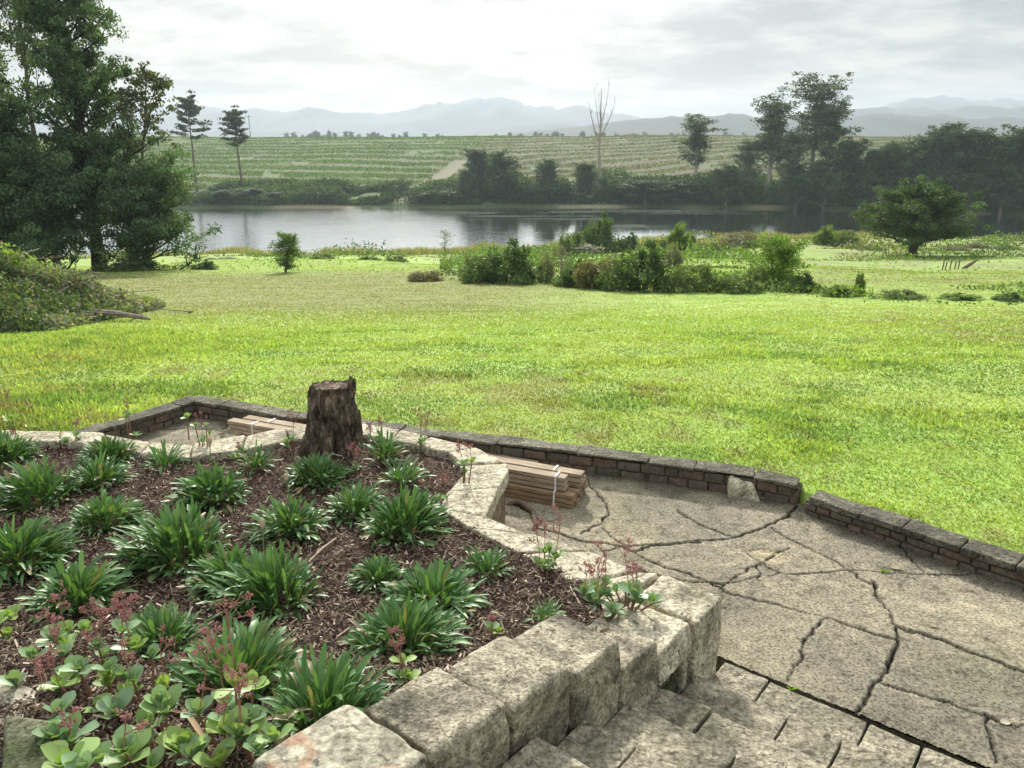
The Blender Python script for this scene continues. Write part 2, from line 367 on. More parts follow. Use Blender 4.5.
# mountains: heightfields with real depth
def ridge(name, y0, depth, xs, pxs, seed, col, rough=.12):
    """crest follows pxs [(px, py)] as seen at distance y0"""
    n = 420; nd = 26; X = np.linspace(xs[0], xs[1], n)
    px = 512+FPX*X/(y0*math.cos(PITCH)-60*math.sin(PITCH)*0)
    top = np.interp(px, [p[0] for p in pxs], [top_z(p[1], y0) for p in pxs])
    g = Geo(); V = []; t = np.linspace(-1, 1, nd)
    for k in t:
        prof = (1-abs(k))**.85 if k < 0 else (1-abs(k))
        jag = ((fbm(X*34/y0, X*0+k*4+seed, seed, 6, .62)-.5)*2.6-np.abs(fbm(X*60/y0, X*0+k*6+seed, seed+9, 3)-.5)*1.2)*top.clip(5)*rough*1.6
        V.append(np.stack([X, X*0+y0+k*depth+(fbm(X*6/y0, X*0+seed, seed+3, 3)-.5)*depth*.35*(1-abs(k)), -12+(top+12)*prof+jag*(1-abs(k))**.6], -1))
    i, j = np.meshgrid(np.arange(nd-1), np.arange(n-1), indexing='ij'); F = np.stack([i*n+j, i*n+j+1, (i+1)*n+j+1, (i+1)*n+j], -1).reshape(-1, 4)
    g.add(np.concatenate(V), F, np.array(col)); tag(link(name, g.mesh(name, M_mount, True)), kind='structure')
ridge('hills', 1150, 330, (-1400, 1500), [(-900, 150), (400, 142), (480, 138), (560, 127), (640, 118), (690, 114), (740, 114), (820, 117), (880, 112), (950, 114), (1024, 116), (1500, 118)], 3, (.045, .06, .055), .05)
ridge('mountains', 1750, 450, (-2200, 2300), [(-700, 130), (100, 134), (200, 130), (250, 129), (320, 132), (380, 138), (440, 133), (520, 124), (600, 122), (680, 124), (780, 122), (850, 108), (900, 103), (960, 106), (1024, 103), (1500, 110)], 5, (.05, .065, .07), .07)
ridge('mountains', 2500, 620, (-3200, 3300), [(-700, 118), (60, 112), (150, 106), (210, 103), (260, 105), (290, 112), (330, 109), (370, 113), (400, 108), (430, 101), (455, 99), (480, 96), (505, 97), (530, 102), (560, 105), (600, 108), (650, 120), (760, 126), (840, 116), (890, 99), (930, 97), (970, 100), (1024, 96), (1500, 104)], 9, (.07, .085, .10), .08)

# haze: the air between here and the mountains
def cube_geo(x0, x1, y0, y1, z0, z1):
    V = [(x, y, z) for z in (z0, z1) for y in (y0, y1) for x in (x0, x1)]
    return V, [(0, 2, 3, 1), (4, 5, 7, 6), (0, 1, 5, 4), (2, 6, 7, 3), (0, 4, 6, 2), (1, 3, 7, 5)]
m, t, o = nodes('haze_air'); pv = t.nodes.new('ShaderNodeVolumePrincipled'); t.links.new(pv.outputs[0], o.inputs['Volume'])
pv.inputs['Density'].default_value = .00024; pv.inputs['Color'].default_value = (.70, .80, .90, 1); pv.inputs['Anisotropy'].default_value = .25
g = Geo(); g.add(*cube_geo(-3700, 3700, -3700, 3700, -16, 200)); tag(link('haze', g.mesh('haze', m)), kind='stuff')

# ------------------------------------------------------------------ rough stone blocks
def n3(P, f, s=0, o=4):
    x, y, z = P[..., 0]*f, P[..., 1]*f, P[..., 2]*f
    return (fbm(x+31, y+z*.7, s, o)+fbm(y-17, z+x*.6, s+5, o)+fbm(z+9, x-y*.5, s+9, o))/3-.5
def hexa(g, B, T, n=10, r=.03, amp=.01, f=7, seed=0, col=None, fine=.004):
    """rounded rough block between 4 bottom and 4 top corners (same order, counter-clockwise)"""
    B = np.array(B, float); T = np.array(T, float)
    size = np.array([np.linalg.norm(B[1]-B[0]), np.linalg.norm(B[3]-B[0]), abs(T[0, 2]-B[0, 2])+1e-6])
    seg = np.clip((size/np.min(size)*n*.6).astype(int), 3, int(n*2.2))
    for ax in range(3):
        a, b = [(1, 2), (2, 0), (0, 1)][ax]
        ua, ub = np.linspace(0, 1, seg[a]+1), np.linspace(0, 1, seg[b]+1)
        # denser towards the edges
        ua = .5-.5*np.cos(ua*math.pi)*(.35)-.5*(1-2*ua)*.65; ub = .5-.5*np.cos(ub*math.pi)*.35-.5*(1-2*ub)*.65
        for side in (0, 1):
            GA, GB = np.meshgrid(ua, ub, indexing='ij'); U = np.zeros(GA.shape+(3,)); U[..., a] = GA; U[..., b] = GB; U[..., ax] = side
            Pm = U*size; C = np.clip(Pm, r, size-r); C = np.minimum(np.maximum(Pm, np.minimum(r, size/2)), np.maximum(size-r, size/2))
            D = Pm-C; ln = np.linalg.norm(D, axis=-1, keepdims=True); rr = np.minimum(r, size.min()/2)
            Q = C+D/np.maximum(ln, 1e-9)*np.minimum(ln, rr); W = Q/size
            u, v, w = W[..., 0:1], W[..., 1:2], W[..., 2:3]
            bot = B[0]*(1-u)*(1-v)+B[1]*u*(1-v)+B[2]*u*v+B[3]*(1-u)*v
            top = T[0]*(1-u)*(1-v)+T[1]*u*(1-v)+T[2]*u*v+T[3]*(1-u)*v
            P = bot*(1-w)+top*w; cen = (B.mean(0)+T.mean(0))/2
            dirn = D/np.maximum(ln, 1e-9)
            e1 = (B[1]-B[0])/size[0]; e2 = (B[3]-B[0])/max(size[1], 1e-6)
            nn = dirn[..., 0:1]*e1+dirn[..., 1:2]*e2+dirn[..., 2:3]*np.array([0, 0, 1])
            P = P+nn*(n3(P, f, seed)[..., None]*amp*2+n3(P, f*4.5, seed+40, 3)[..., None]*fine*2)
            na, nb = GA.shape; i, j = np.meshgrid(np.arange(na-1), np.arange(nb-1), indexing='ij')
            F = np.stack([i*nb+j, (i+1)*nb+j, (i+1)*nb+j+1, i*nb+j+1], -1).reshape(-1, 4)
            if not side: F = F[:, ::-1]
            g.add(P, F, col)
def smooth(me): me.polygons.foreach_set('use_smooth', np.ones(len(me.polygons), bool)); return me
def hexa_obj(name, B, T, mat, parent=None, **k):
    g = Geo(); hexa(g, B, T, **k); return link(name, smooth(g.mesh(name, mat)), parent)
def empty(name, loc=(0, 0, 0)): o = bpy.data.objects.new(name, None); COL.objects.link(o); return o
def z3(p, z): return (p[0], p[1], z)

# stair axes
SO = np.array([1.15, 3.65]); SV = np.array([-.6225, -.7826]); SU = np.array([.7826, -.6225])
def sp(u, s): return SO+SU*u+SV*s

# ---- terrace: cracked concrete with real open cracks
CR = [ # points in the picture on the terrace plane, half width in m, depth
 ([(873,583),(880,602),(888,616),(895,628),(897,645),(886,671),(870,692),(856,719)], .0105, .03),
 ([(897,628),(933,640),(955,647),(993,662),(1024,674),(1080,697)], .014, .035),
 ([(724,594),(767,604),(805,613),(831,621),(865,632),(896,642)], .009, .025),
 ([(824,621),(803,641),(801,658),(788,681)], .005, .015),
 ([(600,552),(660,545),(733,540),(758,532),(788,517),(797,504)], .008, .025),
 ([(677,510),(690,519),(707,528),(733,539)], .009, .025), ([(733,539),(758,532),(788,517),(797,506)], .012, .03),
 ([(770,530),(792,540),(818,553),(844,568),(859,579),(876,587)], .008, .02),
 ([(640,572),(686,583),(724,587),(762,577),(805,574),(852,572),(925,575),(976,575),(1024,579),(1090,586)], .007, .02),
 ([(897,532),(899,547),(925,573)], .005, .015), ([(980,564),(1002,577),(1024,590),(1060,610)], .006, .018),
 ([(980,562),(978,574)], .005, .012),
 ([(882,685),(916,694),(950,705),(984,718),(1006,724),(1030,728)], .006, .018), ([(987,718),(991,735),(994,764)], .009, .02),
 ([(587,479),(592,489),(604,500),(608,513),(600,524),(581,535)], .007, .02),
 ([(534,530),(555,532),(570,539),(587,543),(609,545),(633,553),(658,546),(700,544)], .013, .035),
 ([(601,529),(618,543),(633,553),(650,562),(690,577),(724,592)], .009, .025),
 ([(722,590),(740,575),(760,566),(778,552)], .005, .012), ([(745,553),(780,575)], .004, .01), ([(760,583),(757,566),(790,548)], .004, .01),
 ([(100,432),(140,430),(180,429),(222,430),(262,421)], .012, .02), ([(222,430),(224,444)], .012, .02), ([(222,430),(236,421),(252,414)], .012, .02),
 ([(510,503),(530,512),(540,524),(534,532)], .01, .03), ([(640,470),(600,468),(575,462)], .012, .03)]
xs = np.concatenate([np.arange(-4.7, -.3, .035), np.arange(-.3, 3.9, .0115), np.arange(3.9, 6.3, .04)]); ys = np.concatenate([np.arange(1.2, 2.6, .03), np.arange(2.6, 6.8, .0115), np.arange(6.8, 8.3, .025)])
X, Y = np.meshgrid(xs, ys); Z = (fbm(X*2, Y*2, 50, 3)-.5)*.016+(fbm(X*14, Y*14, 51, 4)-.5)*.006
dirt = np.zeros_like(Z); wob = (fbm(X*13, Y*13, 52, 3)-.5)*.05; wob2 = (fbm(X*13+50, Y*13+9, 53, 3)-.5)*.05
for pts, w, dep in CR:
    pw_ = [at(px, py, 0) for px, py in pts]; x0, x1 = min(p[0] for p in pw_)-.15, max(p[0] for p in pw_)+.15; y0, y1 = min(p[1] for p in pw_)-.15, max(p[1] for p in pw_)+.15
    ii = np.where((ys > y0) & (ys < y1))[0]; jj = np.where((xs > x0) & (xs < x1))[0]
    if not len(ii) or not len(jj): continue
    S = np.s_[ii[0]:ii[-1]+1, jj[0]:jj[-1]+1]
    d = segd(X[S]+wob[S], Y[S]+wob2[S], pw_); ww = max(w*.62, .0058)*(.55+.9*fbm(X[S]*5, Y[S]*5, 54, 2))
    Z[S] -= dep*(1-sm(d, ww*.5, ww*1.5)); dirt[S] = np.maximum(dirt[S], 1-sm(d, ww*.6, ww*1.9))
    Z[S] += .006*np.exp(-d/.08)
# broken shallow patch
px_, py_ = at(765, 557, 0); pd = np.hypot((X-px_)*1.0, (Y-py_)*1.6)+(fbm(X*9, Y*9, 60, 3)-.5)*.16; pm = 1-sm(pd, .13, .17); Z -= pm*.012
# every slab between cracks has its own tone and sits at its own level
free = dirt < .12; lab = np.zeros(X.shape, np.int32); hN, wN = X.shape; fl = free.ravel().tolist(); lb_ = [0]*(hN*wN); cur = 0; tone = [1.0]; lev = [0.0]; rt = random.Random(17)
for st_ in range(0, hN*wN, 37):
    if not fl[st_] or lb_[st_]: continue
    cur += 1; stack = [st_]; lb_[st_] = cur
    while stack:
        q = stack.pop(); cx0 = q % wN
        for nb in ((q-1 if cx0 else -1), (q+1 if cx0 < wN-1 else -1), q-wN, q+wN):
            if 0 <= nb < hN*wN and fl[nb] and not lb_[nb]: lb_[nb] = cur; stack.append(nb)
    tone.append(rt.uniform(.80, 1.16)); lev.append(rt.uniform(-.006, .005))
lab = np.array(lb_).reshape(X.shape); tn_ = np.array(tone)[lab]; Z += np.array(lev)[lab]
base = np.ones(X.shape+(3,))*tn_[..., None]; base = base*(1-dirt[..., None]*.92)
base = base*(1+pm[..., None]*np.array([.35, .3, .18])); mossy = (sm(fbm(X*1.1, Y*1.1, 61, 4), .52, .72)*.25)[..., None]; base = base*(1-mossy)+base*np.array([.62, .72, .5])*mossy
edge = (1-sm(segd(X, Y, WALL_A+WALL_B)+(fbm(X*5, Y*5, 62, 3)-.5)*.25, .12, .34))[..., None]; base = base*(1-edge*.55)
Z -= .03*np.clip(1-edge[..., 0], 0, 1)*0
inside = pip(X, Y, HARD) & ((((X-SO[0])*SV[0]+(Y-SO[1])*SV[1]) < -.135) | (((X-SO[0])*SU[0]+(Y-SO[1])*SU[1]) < -.5))
nx = len(xs); i, j = np.meshgrid(np.arange(len(ys)-1), np.arange(nx-1), indexing='ij')
ok = inside[:-1, :-1] & inside[1:, :-1] & inside[:-1, 1:] & inside[1:, 1:]
F = np.stack([i*nx+j, i*nx+j+1, (i+1)*nx+j+1, (i+1)*nx+j], -1)[ok]
used = np.zeros(X.size, bool); used[F.ravel()] = True; remap = np.cumsum(used)-1
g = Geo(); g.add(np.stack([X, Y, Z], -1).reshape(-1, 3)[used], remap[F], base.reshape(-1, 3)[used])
# the terrace slab's edge beside the steps
e0, e1 = sp(-.6, -.14), sp(5, -.14)
g.add([(e0[0], e0[1], -.004), (e1[0], e1[1], -.004), (e1[0], e1[1], -.3), (e0[0], e0[1], -.3)], [(0, 1, 2, 3)], (.4, .4, .35))
tag(link('terrace_paving', g.mesh('terrace_paving', M_terrace, True)), kind='structure')

# ---- brick edging walls of the terrace
def wall_run(name, label, P, courses, zt, bricks=True, cope=None, seed=0, ct=.055):
    rr = random.Random(seed); root = tag(empty(name), label, 'garden wall')
    gb = Geo(); gm = Geo(); gc = []
    for (x1, y1), (x2, y2) in zip(P[:-1], P[1:]):
        L = math.hypot(x2-x1, y2-y1); dx_, dy_ = (x2-x1)/L, (y2-y1)/L; nx_, ny_ = dy_, -dx_   # n points to the terrace
        if nx_*0+ny_ > 0 and abs(ny_) > .2: nx_, ny_ = -nx_, -ny_
        if x1 < -3.8: nx_, ny_ = abs(dy_), -abs(dx_)
        def q(a, o): return np.array([x1+dx_*a+nx_*o, y1+dy_*a+ny_*o])
        hb = (zt-(ct-.02 if cope else 0)+.01)/courses
        gm_b = [q(-.02, -.055), q(L+.02, -.055), q(L+.02, .095), q(-.02, .095)]
        gm.add([z3(p, -.2) for p in gm_b]+[z3(p, zt-.03) for p in gm_b], [(0, 1, 5, 4), (1, 2, 6, 5), (2, 3, 7, 6), (3, 0, 4, 7), (4, 5, 6, 7)], (.42, .40, .36))
        for k in range(courses):
            a = -rr.random()*.12
            while a < L:
                bl = rr.choice([.21, .21, .2, .1, .16]); a1 = min(a+bl, L+.01); a0 = max(a, -.01)
                if a1-a0 > .04 :
                    o_ = .112+rr.uniform(-.008, .010); z0 = k*hb-.01; z1 = z0+hb-.012
                    tint = rr.choice([(.12, .10, .075), (.105, .09, .07), (.13, .10, .072), (.085, .08, .06), (.135, .095, .072), (.11, .10, .078), (.10, .09, .07)])
                    B = [q(a0, -.06), q(a1, -.06), q(a1, o_), q(a0, o_)]
                    if (B[1]-B[0])[0]*(B[2]-B[1])[1]-(B[1]-B[0])[1]*(B[2]-B[1])[0] < 0: B = B[::-1]
                    hexa(gb, [z3(p, z0) for p in B], [z3(p, z1) for p in B], n=7, r=.008, amp=.010, f=16, seed=rr.randint(0, 99), col=tint, fine=.003)
                a += bl+.012
        if cope:
            a = 0
            while a < L-.05:
                bl = rr.uniform(*cope); a1 = min(a+bl, L) if L-a-bl > .15 else L
                B = [q(a+.006, -.075), q(a1-.004, -.075), q(a1-.004, .125+rr.uniform(-.01, .012)), q(a+.006, .125+rr.uniform(-.01, .012))]
                if (B[1]-B[0])[0]*(B[2]-B[1])[1]-(B[1]-B[0])[1]*(B[2]-B[1])[0] < 0: B = B[::-1]
                dz = rr.uniform(-.012, .006); gc.append(([z3(p, zt+.02-ct+dz) for p in B], [z3(p, zt+.022+dz+rr.uniform(-.008, .006)) for p in B])); a = a1
    link('mortar', gm.mesh('mortar', M_terrace), root); link('brickwork', smooth(gb.mesh('brickwork', M_brick)), root)
    for B, T in gc: hexa_obj('coping_stone', B, T, M_copdark, root, n=14, r=.010, amp=.022, f=6, seed=rr.randint(0, 99), fine=.004)
    return root
M_copdark = stone_mat('dark_coping', (.22, .205, .155), (.085, .08, .06), 11, .47, 1.0)
wall_run('brick_wall', 'long low brick wall with crumbling mortar top between the lawn and the terrace', WALL_A[2:], 2, .175, cope=(.35, .8), seed=4, ct=.026)
wall_run('brick_wall', 'low angled kerb wall around the sunken paved corner at the far left', WALL_A[:3], 2, .175, cope=(.45, .9), seed=9, ct=.04)
wall_run('brick_wall', 'low brick wall with pale coping slabs running off the right edge', WALL_B, 2, .15, cope=(.30, .5), seed=12)
# loose broken stone leaning on the brick wall
c = at(742, 496, 0); tag(hexa_obj('broken_stone', [(c[0]-.13, c[1]-.02, -.02), (c[0]+.13, c[1]-.14, -.02), (c[0]+.15, c[1]-.02, -.02), (c[0]-.1, c[1]+.1, -.02)],
   [(c[0]-.12, c[1]+.0, .13), (c[0]+.06, c[1]-.08, .12), (c[0]+.08, c[1]-.0, .15), (c[0]-.1, c[1]+.09, .17)], M_cap, n=10, r=.03, amp=.02, seed=5), 'pale broken stone leaning on the brick wall near its gap', 'stone')

# ---- planter wall with coping stones
CAPZ = .5
OUT = [(-160,430),(-60,430),(0,430),(60,431),(105,433),(150,441),(193,444),(246,435),(285,427),(330,424),(370,424),(430,436),(475,447),(508,462),(509,470),(499,487),(486,517),(531,534),(589,551),(639,571)]
INN = [(-160,442),(-60,442),(0,441),(60,441),(100,444),(140,452),(190,457),(240,450),(290,439),(330,435),(370,436),(415,444),(448,452),(464,464),(462,476),(448,492),(440,508),(470,528),(520,553),(572,583)]
OUTW = [np.array(at(*p, CAPZ)) for p in OUT]+[sp(-.385, .02)]; INW = [np.array(at(*p, CAPZ)) for p in INN]+[sp(-.41, .68)]
pw = tag(empty('planter_wall'), 'curving low stone wall with pale coping enclosing the mulched flower bed', 'planter wall')
rr = random.Random(3)
for k in range(len(OUTW)-1):
    a, b, c, d = OUTW[k], OUTW[k+1], INW[k+1], INW[k]
    L = np.linalg.norm(b-a); ns = 2 if (k == len(OUTW)-2 or L > .62) else 1
    for s_ in range(ns):
        f0, f1 = s_/ns, (s_+1)/ns; g0 = .006/max(L, .1)
        if not (14 <= k <= 15): f0, f1 = f0+g0, f1-g0
        A_, B_, C_, D_ = a+(b-a)*f0, a+(b-a)*f1, d+(c-d)*f1, d+(c-d)*f0
        dz = rr.uniform(-.008, .008); q4 = [D_, C_, B_, A_]
        if (q4[1]-q4[0])[0]*(q4[2]-q4[1])[1]-(q4[1]-q4[0])[1]*(q4[2]-q4[1])[0] < 0: q4 = q4[::-1]
        hexa_obj('coping_stone', [z3(p, .385) for p in q4], [z3(p, CAPZ+dz) for p in q4], M_cap, pw, n=12, r=.018, amp=.012, f=5, seed=k*3+s_, fine=.003)
    # wall under the coping, two courses
    sh = .03
    for cz0, cz1 in ((-.05, .19), (.195, .38)):
        for (o1, o2, i1, i2) in ((a, b, d, c),):
            A_, B_ = o1+(i1-o1)*.08, o2+(i2-o2)*.08; C_, D_ = o2+(i2-o2)*.8, o1+(i1-o1)*.8; q4 = [D_, C_, B_, A_]
            if (q4[1]-q4[0])[0]*(q4[2]-q4[1])[1]-(q4[1]-q4[0])[1]*(q4[2]-q4[1])[0] < 0: q4 = q4[::-1]
            hexa_obj('wall_stone', [z3(p, cz0) for p in q4], [z3(p, cz1) for p in q4], M_brownstone, pw, n=9, r=.012, amp=.012, f=9, seed=k+int(cz0*100)+20)

# ---- heavy stones along the stairs
sw = tag(empty('stair_side_wall'), 'stepped row of big weathered stone blocks flanking the stairs', 'stone wall')
def block(s0, s1, z0, z1, w=.40, mat=None, u0=0., dz=0., rr_=.035, amp=.018, tilt=0., seed=0, name='stone_block', n=30, ins=0.):
    B = [sp(-w, s0), sp(-w, s1), sp(u0, s1), sp(u0, s0)]; T = [sp(-w+.02, s0+.01), sp(-w+.02, s1-.01), sp(u0-ins, s1-.01), sp(u0-ins, s0+.01)]
    if (B[1]-B[0])[0]*(B[2]-B[1])[1]-(B[1]-B[0])[1]*(B[2]-B[1])[0] < 0: B = B[::-1]; T = T[::-1]
    def zt(p): s_ = np.dot(p-SO, SV); u_ = np.dot(p-SO, SU); return z1+dz*(s_-s0)+tilt*(-u_)
    return hexa_obj(name, [z3(p, z0) for p in B], [z3(p, zt(p)) for p in T], mat or M_block, sw, n=n, r=rr_, amp=amp*1.1, f=4.5, seed=seed, fine=.013)
block(0, .33, -.12, .495, .385, M_cap, rr_=.022, amp=.022, seed=1)
block(.345, .70, .33, .50, .385, M_cap, rr_=.015, amp=.028, seed=2, ins=.03)
block(.335, .705, -.05, .335, .38, M_copdark, u0=-.075, rr_=.02, amp=.02, seed=21)
for k, (s0, s1, z0, z1, u_) in enumerate([(.34, .42, .0, .33, -.02), (.43, .55, .02, .20, -.03), (.44, .53, .21, .33, -.06), (.56, .69, .08, .24, -.01), (.55, .68, .25, .32, -.08)]):
    block(s0, s1, z0, z1, .36, [M_cap, M_moss, M_block, M_cap, M_block][k], u0=u_, rr_=.025, amp=.02, seed=10+k, n=10)
block(.705, 1.05, .0, .60, .37, dz=.10, rr_=.028, amp=.040, seed=3, ins=.02)
block(1.055, 1.45, .15, .80, .37, dz=.10, rr_=.028, amp=.040, seed=4, ins=.02)
block(1.46, 1.825, .3, .90, .37, dz=.10, rr_=.028, amp=.040, seed=6, ins=.02)
block(1.835, 2.22, .4, .98, .38, dz=.10, rr_=.028, amp=.040, seed=8, ins=.02)
block(2.235, 2.62, .5, 1.06, .40, M_slabtop, dz=.08, rr_=.025, amp=.01, seed=9, ins=.0)
block(2.63, 3.3, .5, 1.09, .40, M_slabtop, dz=.08, rr_=.025, amp=.01, seed=11, ins=.0)

# ---- steps
st = tag(empty('stone_steps'), 'worn grey stone steps leading down to the cracked terrace', 'steps')
SK = [(-.118, .0), (.27, .155), (.65, .305), (1.01, .46), (1.37, .61), (1.70, .755), (2.05, .90), (2.4, 1.05)]
JN = [[(762, 691), (864, 732), (916, 762)], [(786, 721), (834, 757)], [(707, 716), (832, 759)], [(737, 755)], [(632, 752)], [], [], []]
rr = random.Random(8)
for k, (s0, z) in enumerate(SK):
    s1 = (SK[k+1][0] if k < 7 else s0+.4)+.06; js = []
    for px, py in JN[k]:
        p = np.array(at(px, py, z)); js.append(float(np.dot(p-SO, SU)))
    u = (js[-1] if js else -.01); 
    while u < 3.2: u += rr.uniform(.6, .85); js.append(u)
    js = [-.012]+js
    stp = link('step', None, st)
    for a, b in zip(js[:-1], js[1:]):
        B = [sp(a+.005, s1), sp(b-.005, s1), sp(b-.005, s0+rr.uniform(-.004, .004)), sp(a+.005, s0+rr.uniform(-.004, .004))]
        if (B[1]-B[0])[0]*(B[2]-B[1])[1]-(B[1]-B[0])[1]*(B[2]-B[1])[0] < 0: B = B[::-1]
        dz = rr.uniform(-.003, .003)
        hexa_obj('tread_block', [z3(p, z-.16) for p in B], [z3(p, z+dz+rr.uniform(-.004, .004)) for p in B], M_step, stp, n=14, r=.010, amp=.007, f=6, seed=rr.randint(0, 999), fine=.005)
B = [sp(-.0, 2.8), sp(3.3, 2.8), sp(3.3, 6), sp(0, 6)][::-1]
tag(hexa_obj('landing', [z3(p, 0) for p in B], [z3(p, 1.2) for p in B], M_step, n=6), kind='structure')

# ---- soil of the bed
def mulch(x, y):
    x = np.asarray(x, float); y = np.asarray(y, float)
    z = np.interp(y, [.3, 1.6, 2.2, 2.6, 3.0, 3.5, 4.6, 6.5], [1.05, .98, .86, .74, .62, .52, .455, .43])
    return z+(fbm(x*5, y*5, 70, 4)-.5)*.05*sm(y*0+1, 0, 1)
BED = [tuple(p+(q-p)*.12) for p, q in zip(INW, OUTW)]
BED = BED+[tuple(sp(-.2, .9)), tuple(sp(-.2, 1.5)), tuple(sp(-.2, 2.2)), tuple(sp(-.2, 3.3)), tuple(sp(-.2, 4.2)), (-7, -1.0)]
xs = np.arange(-7, 1.3, .03); ys = np.arange(-1, 6.6, .03); X, Y = np.meshgrid(xs, ys); Z = mulch(X, Y)+(fbm(X*22, Y*22, 71, 3)-.5)*.03
ins = pip(X, Y, BED); nx = len(xs); i, j = np.meshgrid(np.arange(len(ys)-1), np.arange(nx-1), indexing='ij')
ok = ins[:-1, :-1] & ins[1:, :-1] & ins[:-1, 1:] & ins[1:, 1:]
ok = ins[:-1, :-1] | ins[1:, :-1] | ins[:-1, 1:] | ins[1:, 1:]
F = np.stack([i*nx+j, i*nx+j+1, (i+1)*nx+j+1, (i+1)*nx+j], -1)[ok]; used = np.zeros(X.size, bool); used[F.ravel()] = True; remap = np.cumsum(used)-1
g = Geo(); g.add(np.stack([X, Y, Z], -1).reshape(-1, 3)[used], remap[F]); tag(link('soil', g.mesh('soil', M_soil, True)), kind='structure')
# bark mulch
n = 62000; yy = rng.uniform(1.3, 6.3, n*2); xx = rng.uniform(-1, 1, n*2)*(.75*yy+.3); k = pip(xx, yy, BED) & (rng.random(n*2) < np.clip(3.2/yy, .35, 1)); xx, yy = xx[k][:n], yy[k][:n]; n = len(xx)
cube = np.array([(x, y, z) for z in (-.5, .5) for y in (-.5, .5) for x in (-.5, .5)]); cf = np.array([(0, 2, 3, 1), (4, 5, 7, 6), (0, 1, 5, 4), (2, 6, 7, 3), (0, 4, 6, 2), (1, 3, 7, 5)])
L = rng.gamma(2.0, .010, n)+.007; W = (L*rng.uniform(.08, .35, n)).clip(.0018, .0075); Hh = rng.uniform(.0015, .005, n)
M = eul(rng.normal(0, .6, n), rng.normal(0, .5, n), rng.uniform(0, 6.3, n))*np.stack([L, W, Hh], -1)[:, None, :]
br = rng.random(n)[:, None]; pal = np.array([(.07, .046, .032), (.125, .088, .060), (.215, .158, .112), (.46, .37, .28), (.035, .024, .017)]); ci = rng.choice(5, n, p=[.26, .27, .24, .11, .12])
g = Geo(); g.inst(cube, cf, M, np.stack([xx, yy, mulch(xx, yy)+rng.uniform(.004, .03, n)], -1), pal[ci]*(.75+.5*br)); tag(link('bark_mulch', g.mesh('bark_mulch', M_chip)), 'brown shredded bark mulch covering the flower bed', 'mulch', kind='stuff')
def on_bed(px, py):
    z = .6
    for _ in range(12): x, y = at(px, py, z); z = float(mulch(x, y))
    return x, y, z

# two edging stones at the lower left
for pts, h, mt, lb in (([(-30,690),(40,697),(42,728),(-30,735)], .10, M_slabtop, 'flat pale grey edging stone at the lower left corner of the bed'), ([(8,735),(52,738),(75,775),(0,790)], .09, M_moss, 'mossy green stone lying below the flat grey edging stone')):
    c = [np.array(on_bed(*p)) for p in pts][::-1]; zb = min(p[2] for p in c)
    tag(hexa_obj('edging_stone', [z3(p, zb-.08) for p in c], [z3(p, zb+h) for p in c], mt, n=14, r=.03, amp=.02, seed=7), lb, 'stone')
# long pale stick and small white pebbles on the mulch
def tube(g, P, r, k=6, col=None):
    P = np.array(P, float); r = np.broadcast_to(r, (len(P),)); T = np.gradient(P, axis=0); T /= np.linalg.norm(T, axis=1, keepdims=True)+1e-9
    ref = np.tile([[0, 0, 1.]], (len(P), 1)); ref[np.abs(T[:, 2]) > .9] = [1, 0, 0]
    a = np.cross(T, ref); a /= np.linalg.norm(a, axis=1, keepdims=True)+1e-9; b = np.cross(T, a); th = np.arange(k)/k*2*math.pi
    V = P[:, None]+r[:, None, None]*(np.cos(th)[None, :, None]*a[:, None]+np.sin(th)[None, :, None]*b[:, None])
    i, j = np.meshgrid(np.arange(len(P)-1), np.arange(k), indexing='ij'); F = np.stack([i*k+j, i*k+(j+1) % k, (i+1)*k+(j+1) % k, (i+1)*k+j], -1).reshape(-1, 4)
    g.add(V.reshape(-1, 3), F, col)
a, b = on_bed(309, 565), on_bed(336, 543); g = Geo(); tube(g, [(a[0], a[1], a[2]+.02), ((a[0]+b[0])/2, (a[1]+b[1])/2, (a[2]+b[2])/2+.035), (b[0], b[1], b[2]+.03)], [.006, .008, .004], 6, (.35, .27, .2)); tag(link('stick', g.mesh('stick', M_chip)), 'pale brown stick lying on the mulch in the middle of the bed', 'stick')

# ------------------------------------------------------------------ tree stump
def stump_mat():
    m, t, o = nodes('stump_wood'); v = objc(t); mp = t.nodes.new('ShaderNodeMapping'); mp.inputs['Scale'].default_value = (1, 1, .3); mp.inputs['Rotation'].default_value = (.25, .3, 0); t.links.new(v, mp.inputs[0])
    n1 = noise(t, mp.outputs[0], 26, 9, .72, .6); n2 = noise(t, v, 7, 6, .65, .8); n3 = noise(t, v, 60, 5, .7)
    c = ramp(t, n1, [(.32, (.02, .014, .009)), (.42, (.09, .065, .046)), (.52, (.19, .145, .105)), (.66, (.42, .34, .26))])
    c = mixc(t, c, ramp(t, n2, [(.38, (.35, .32, .3)), (.5, (1,)*3), (.64, (1.7, 1.65, 1.55))]), .9, 'MULTIPLY'); c = mixc(t, c, ramp(t, n3, [(.35, (.6,)*3), (.65, (1.35,)*3)]), .7, 'MULTIPLY')
    b = bump(t, n1, 1, .05); b = bump(t, n2, .8, .06, b); b = bump(t, n3, .6, .01, b); princ(t, o, c, .95, b, .15); return m
M_stump = stump_mat()
bx, by, bz = on_bed(328, 456)
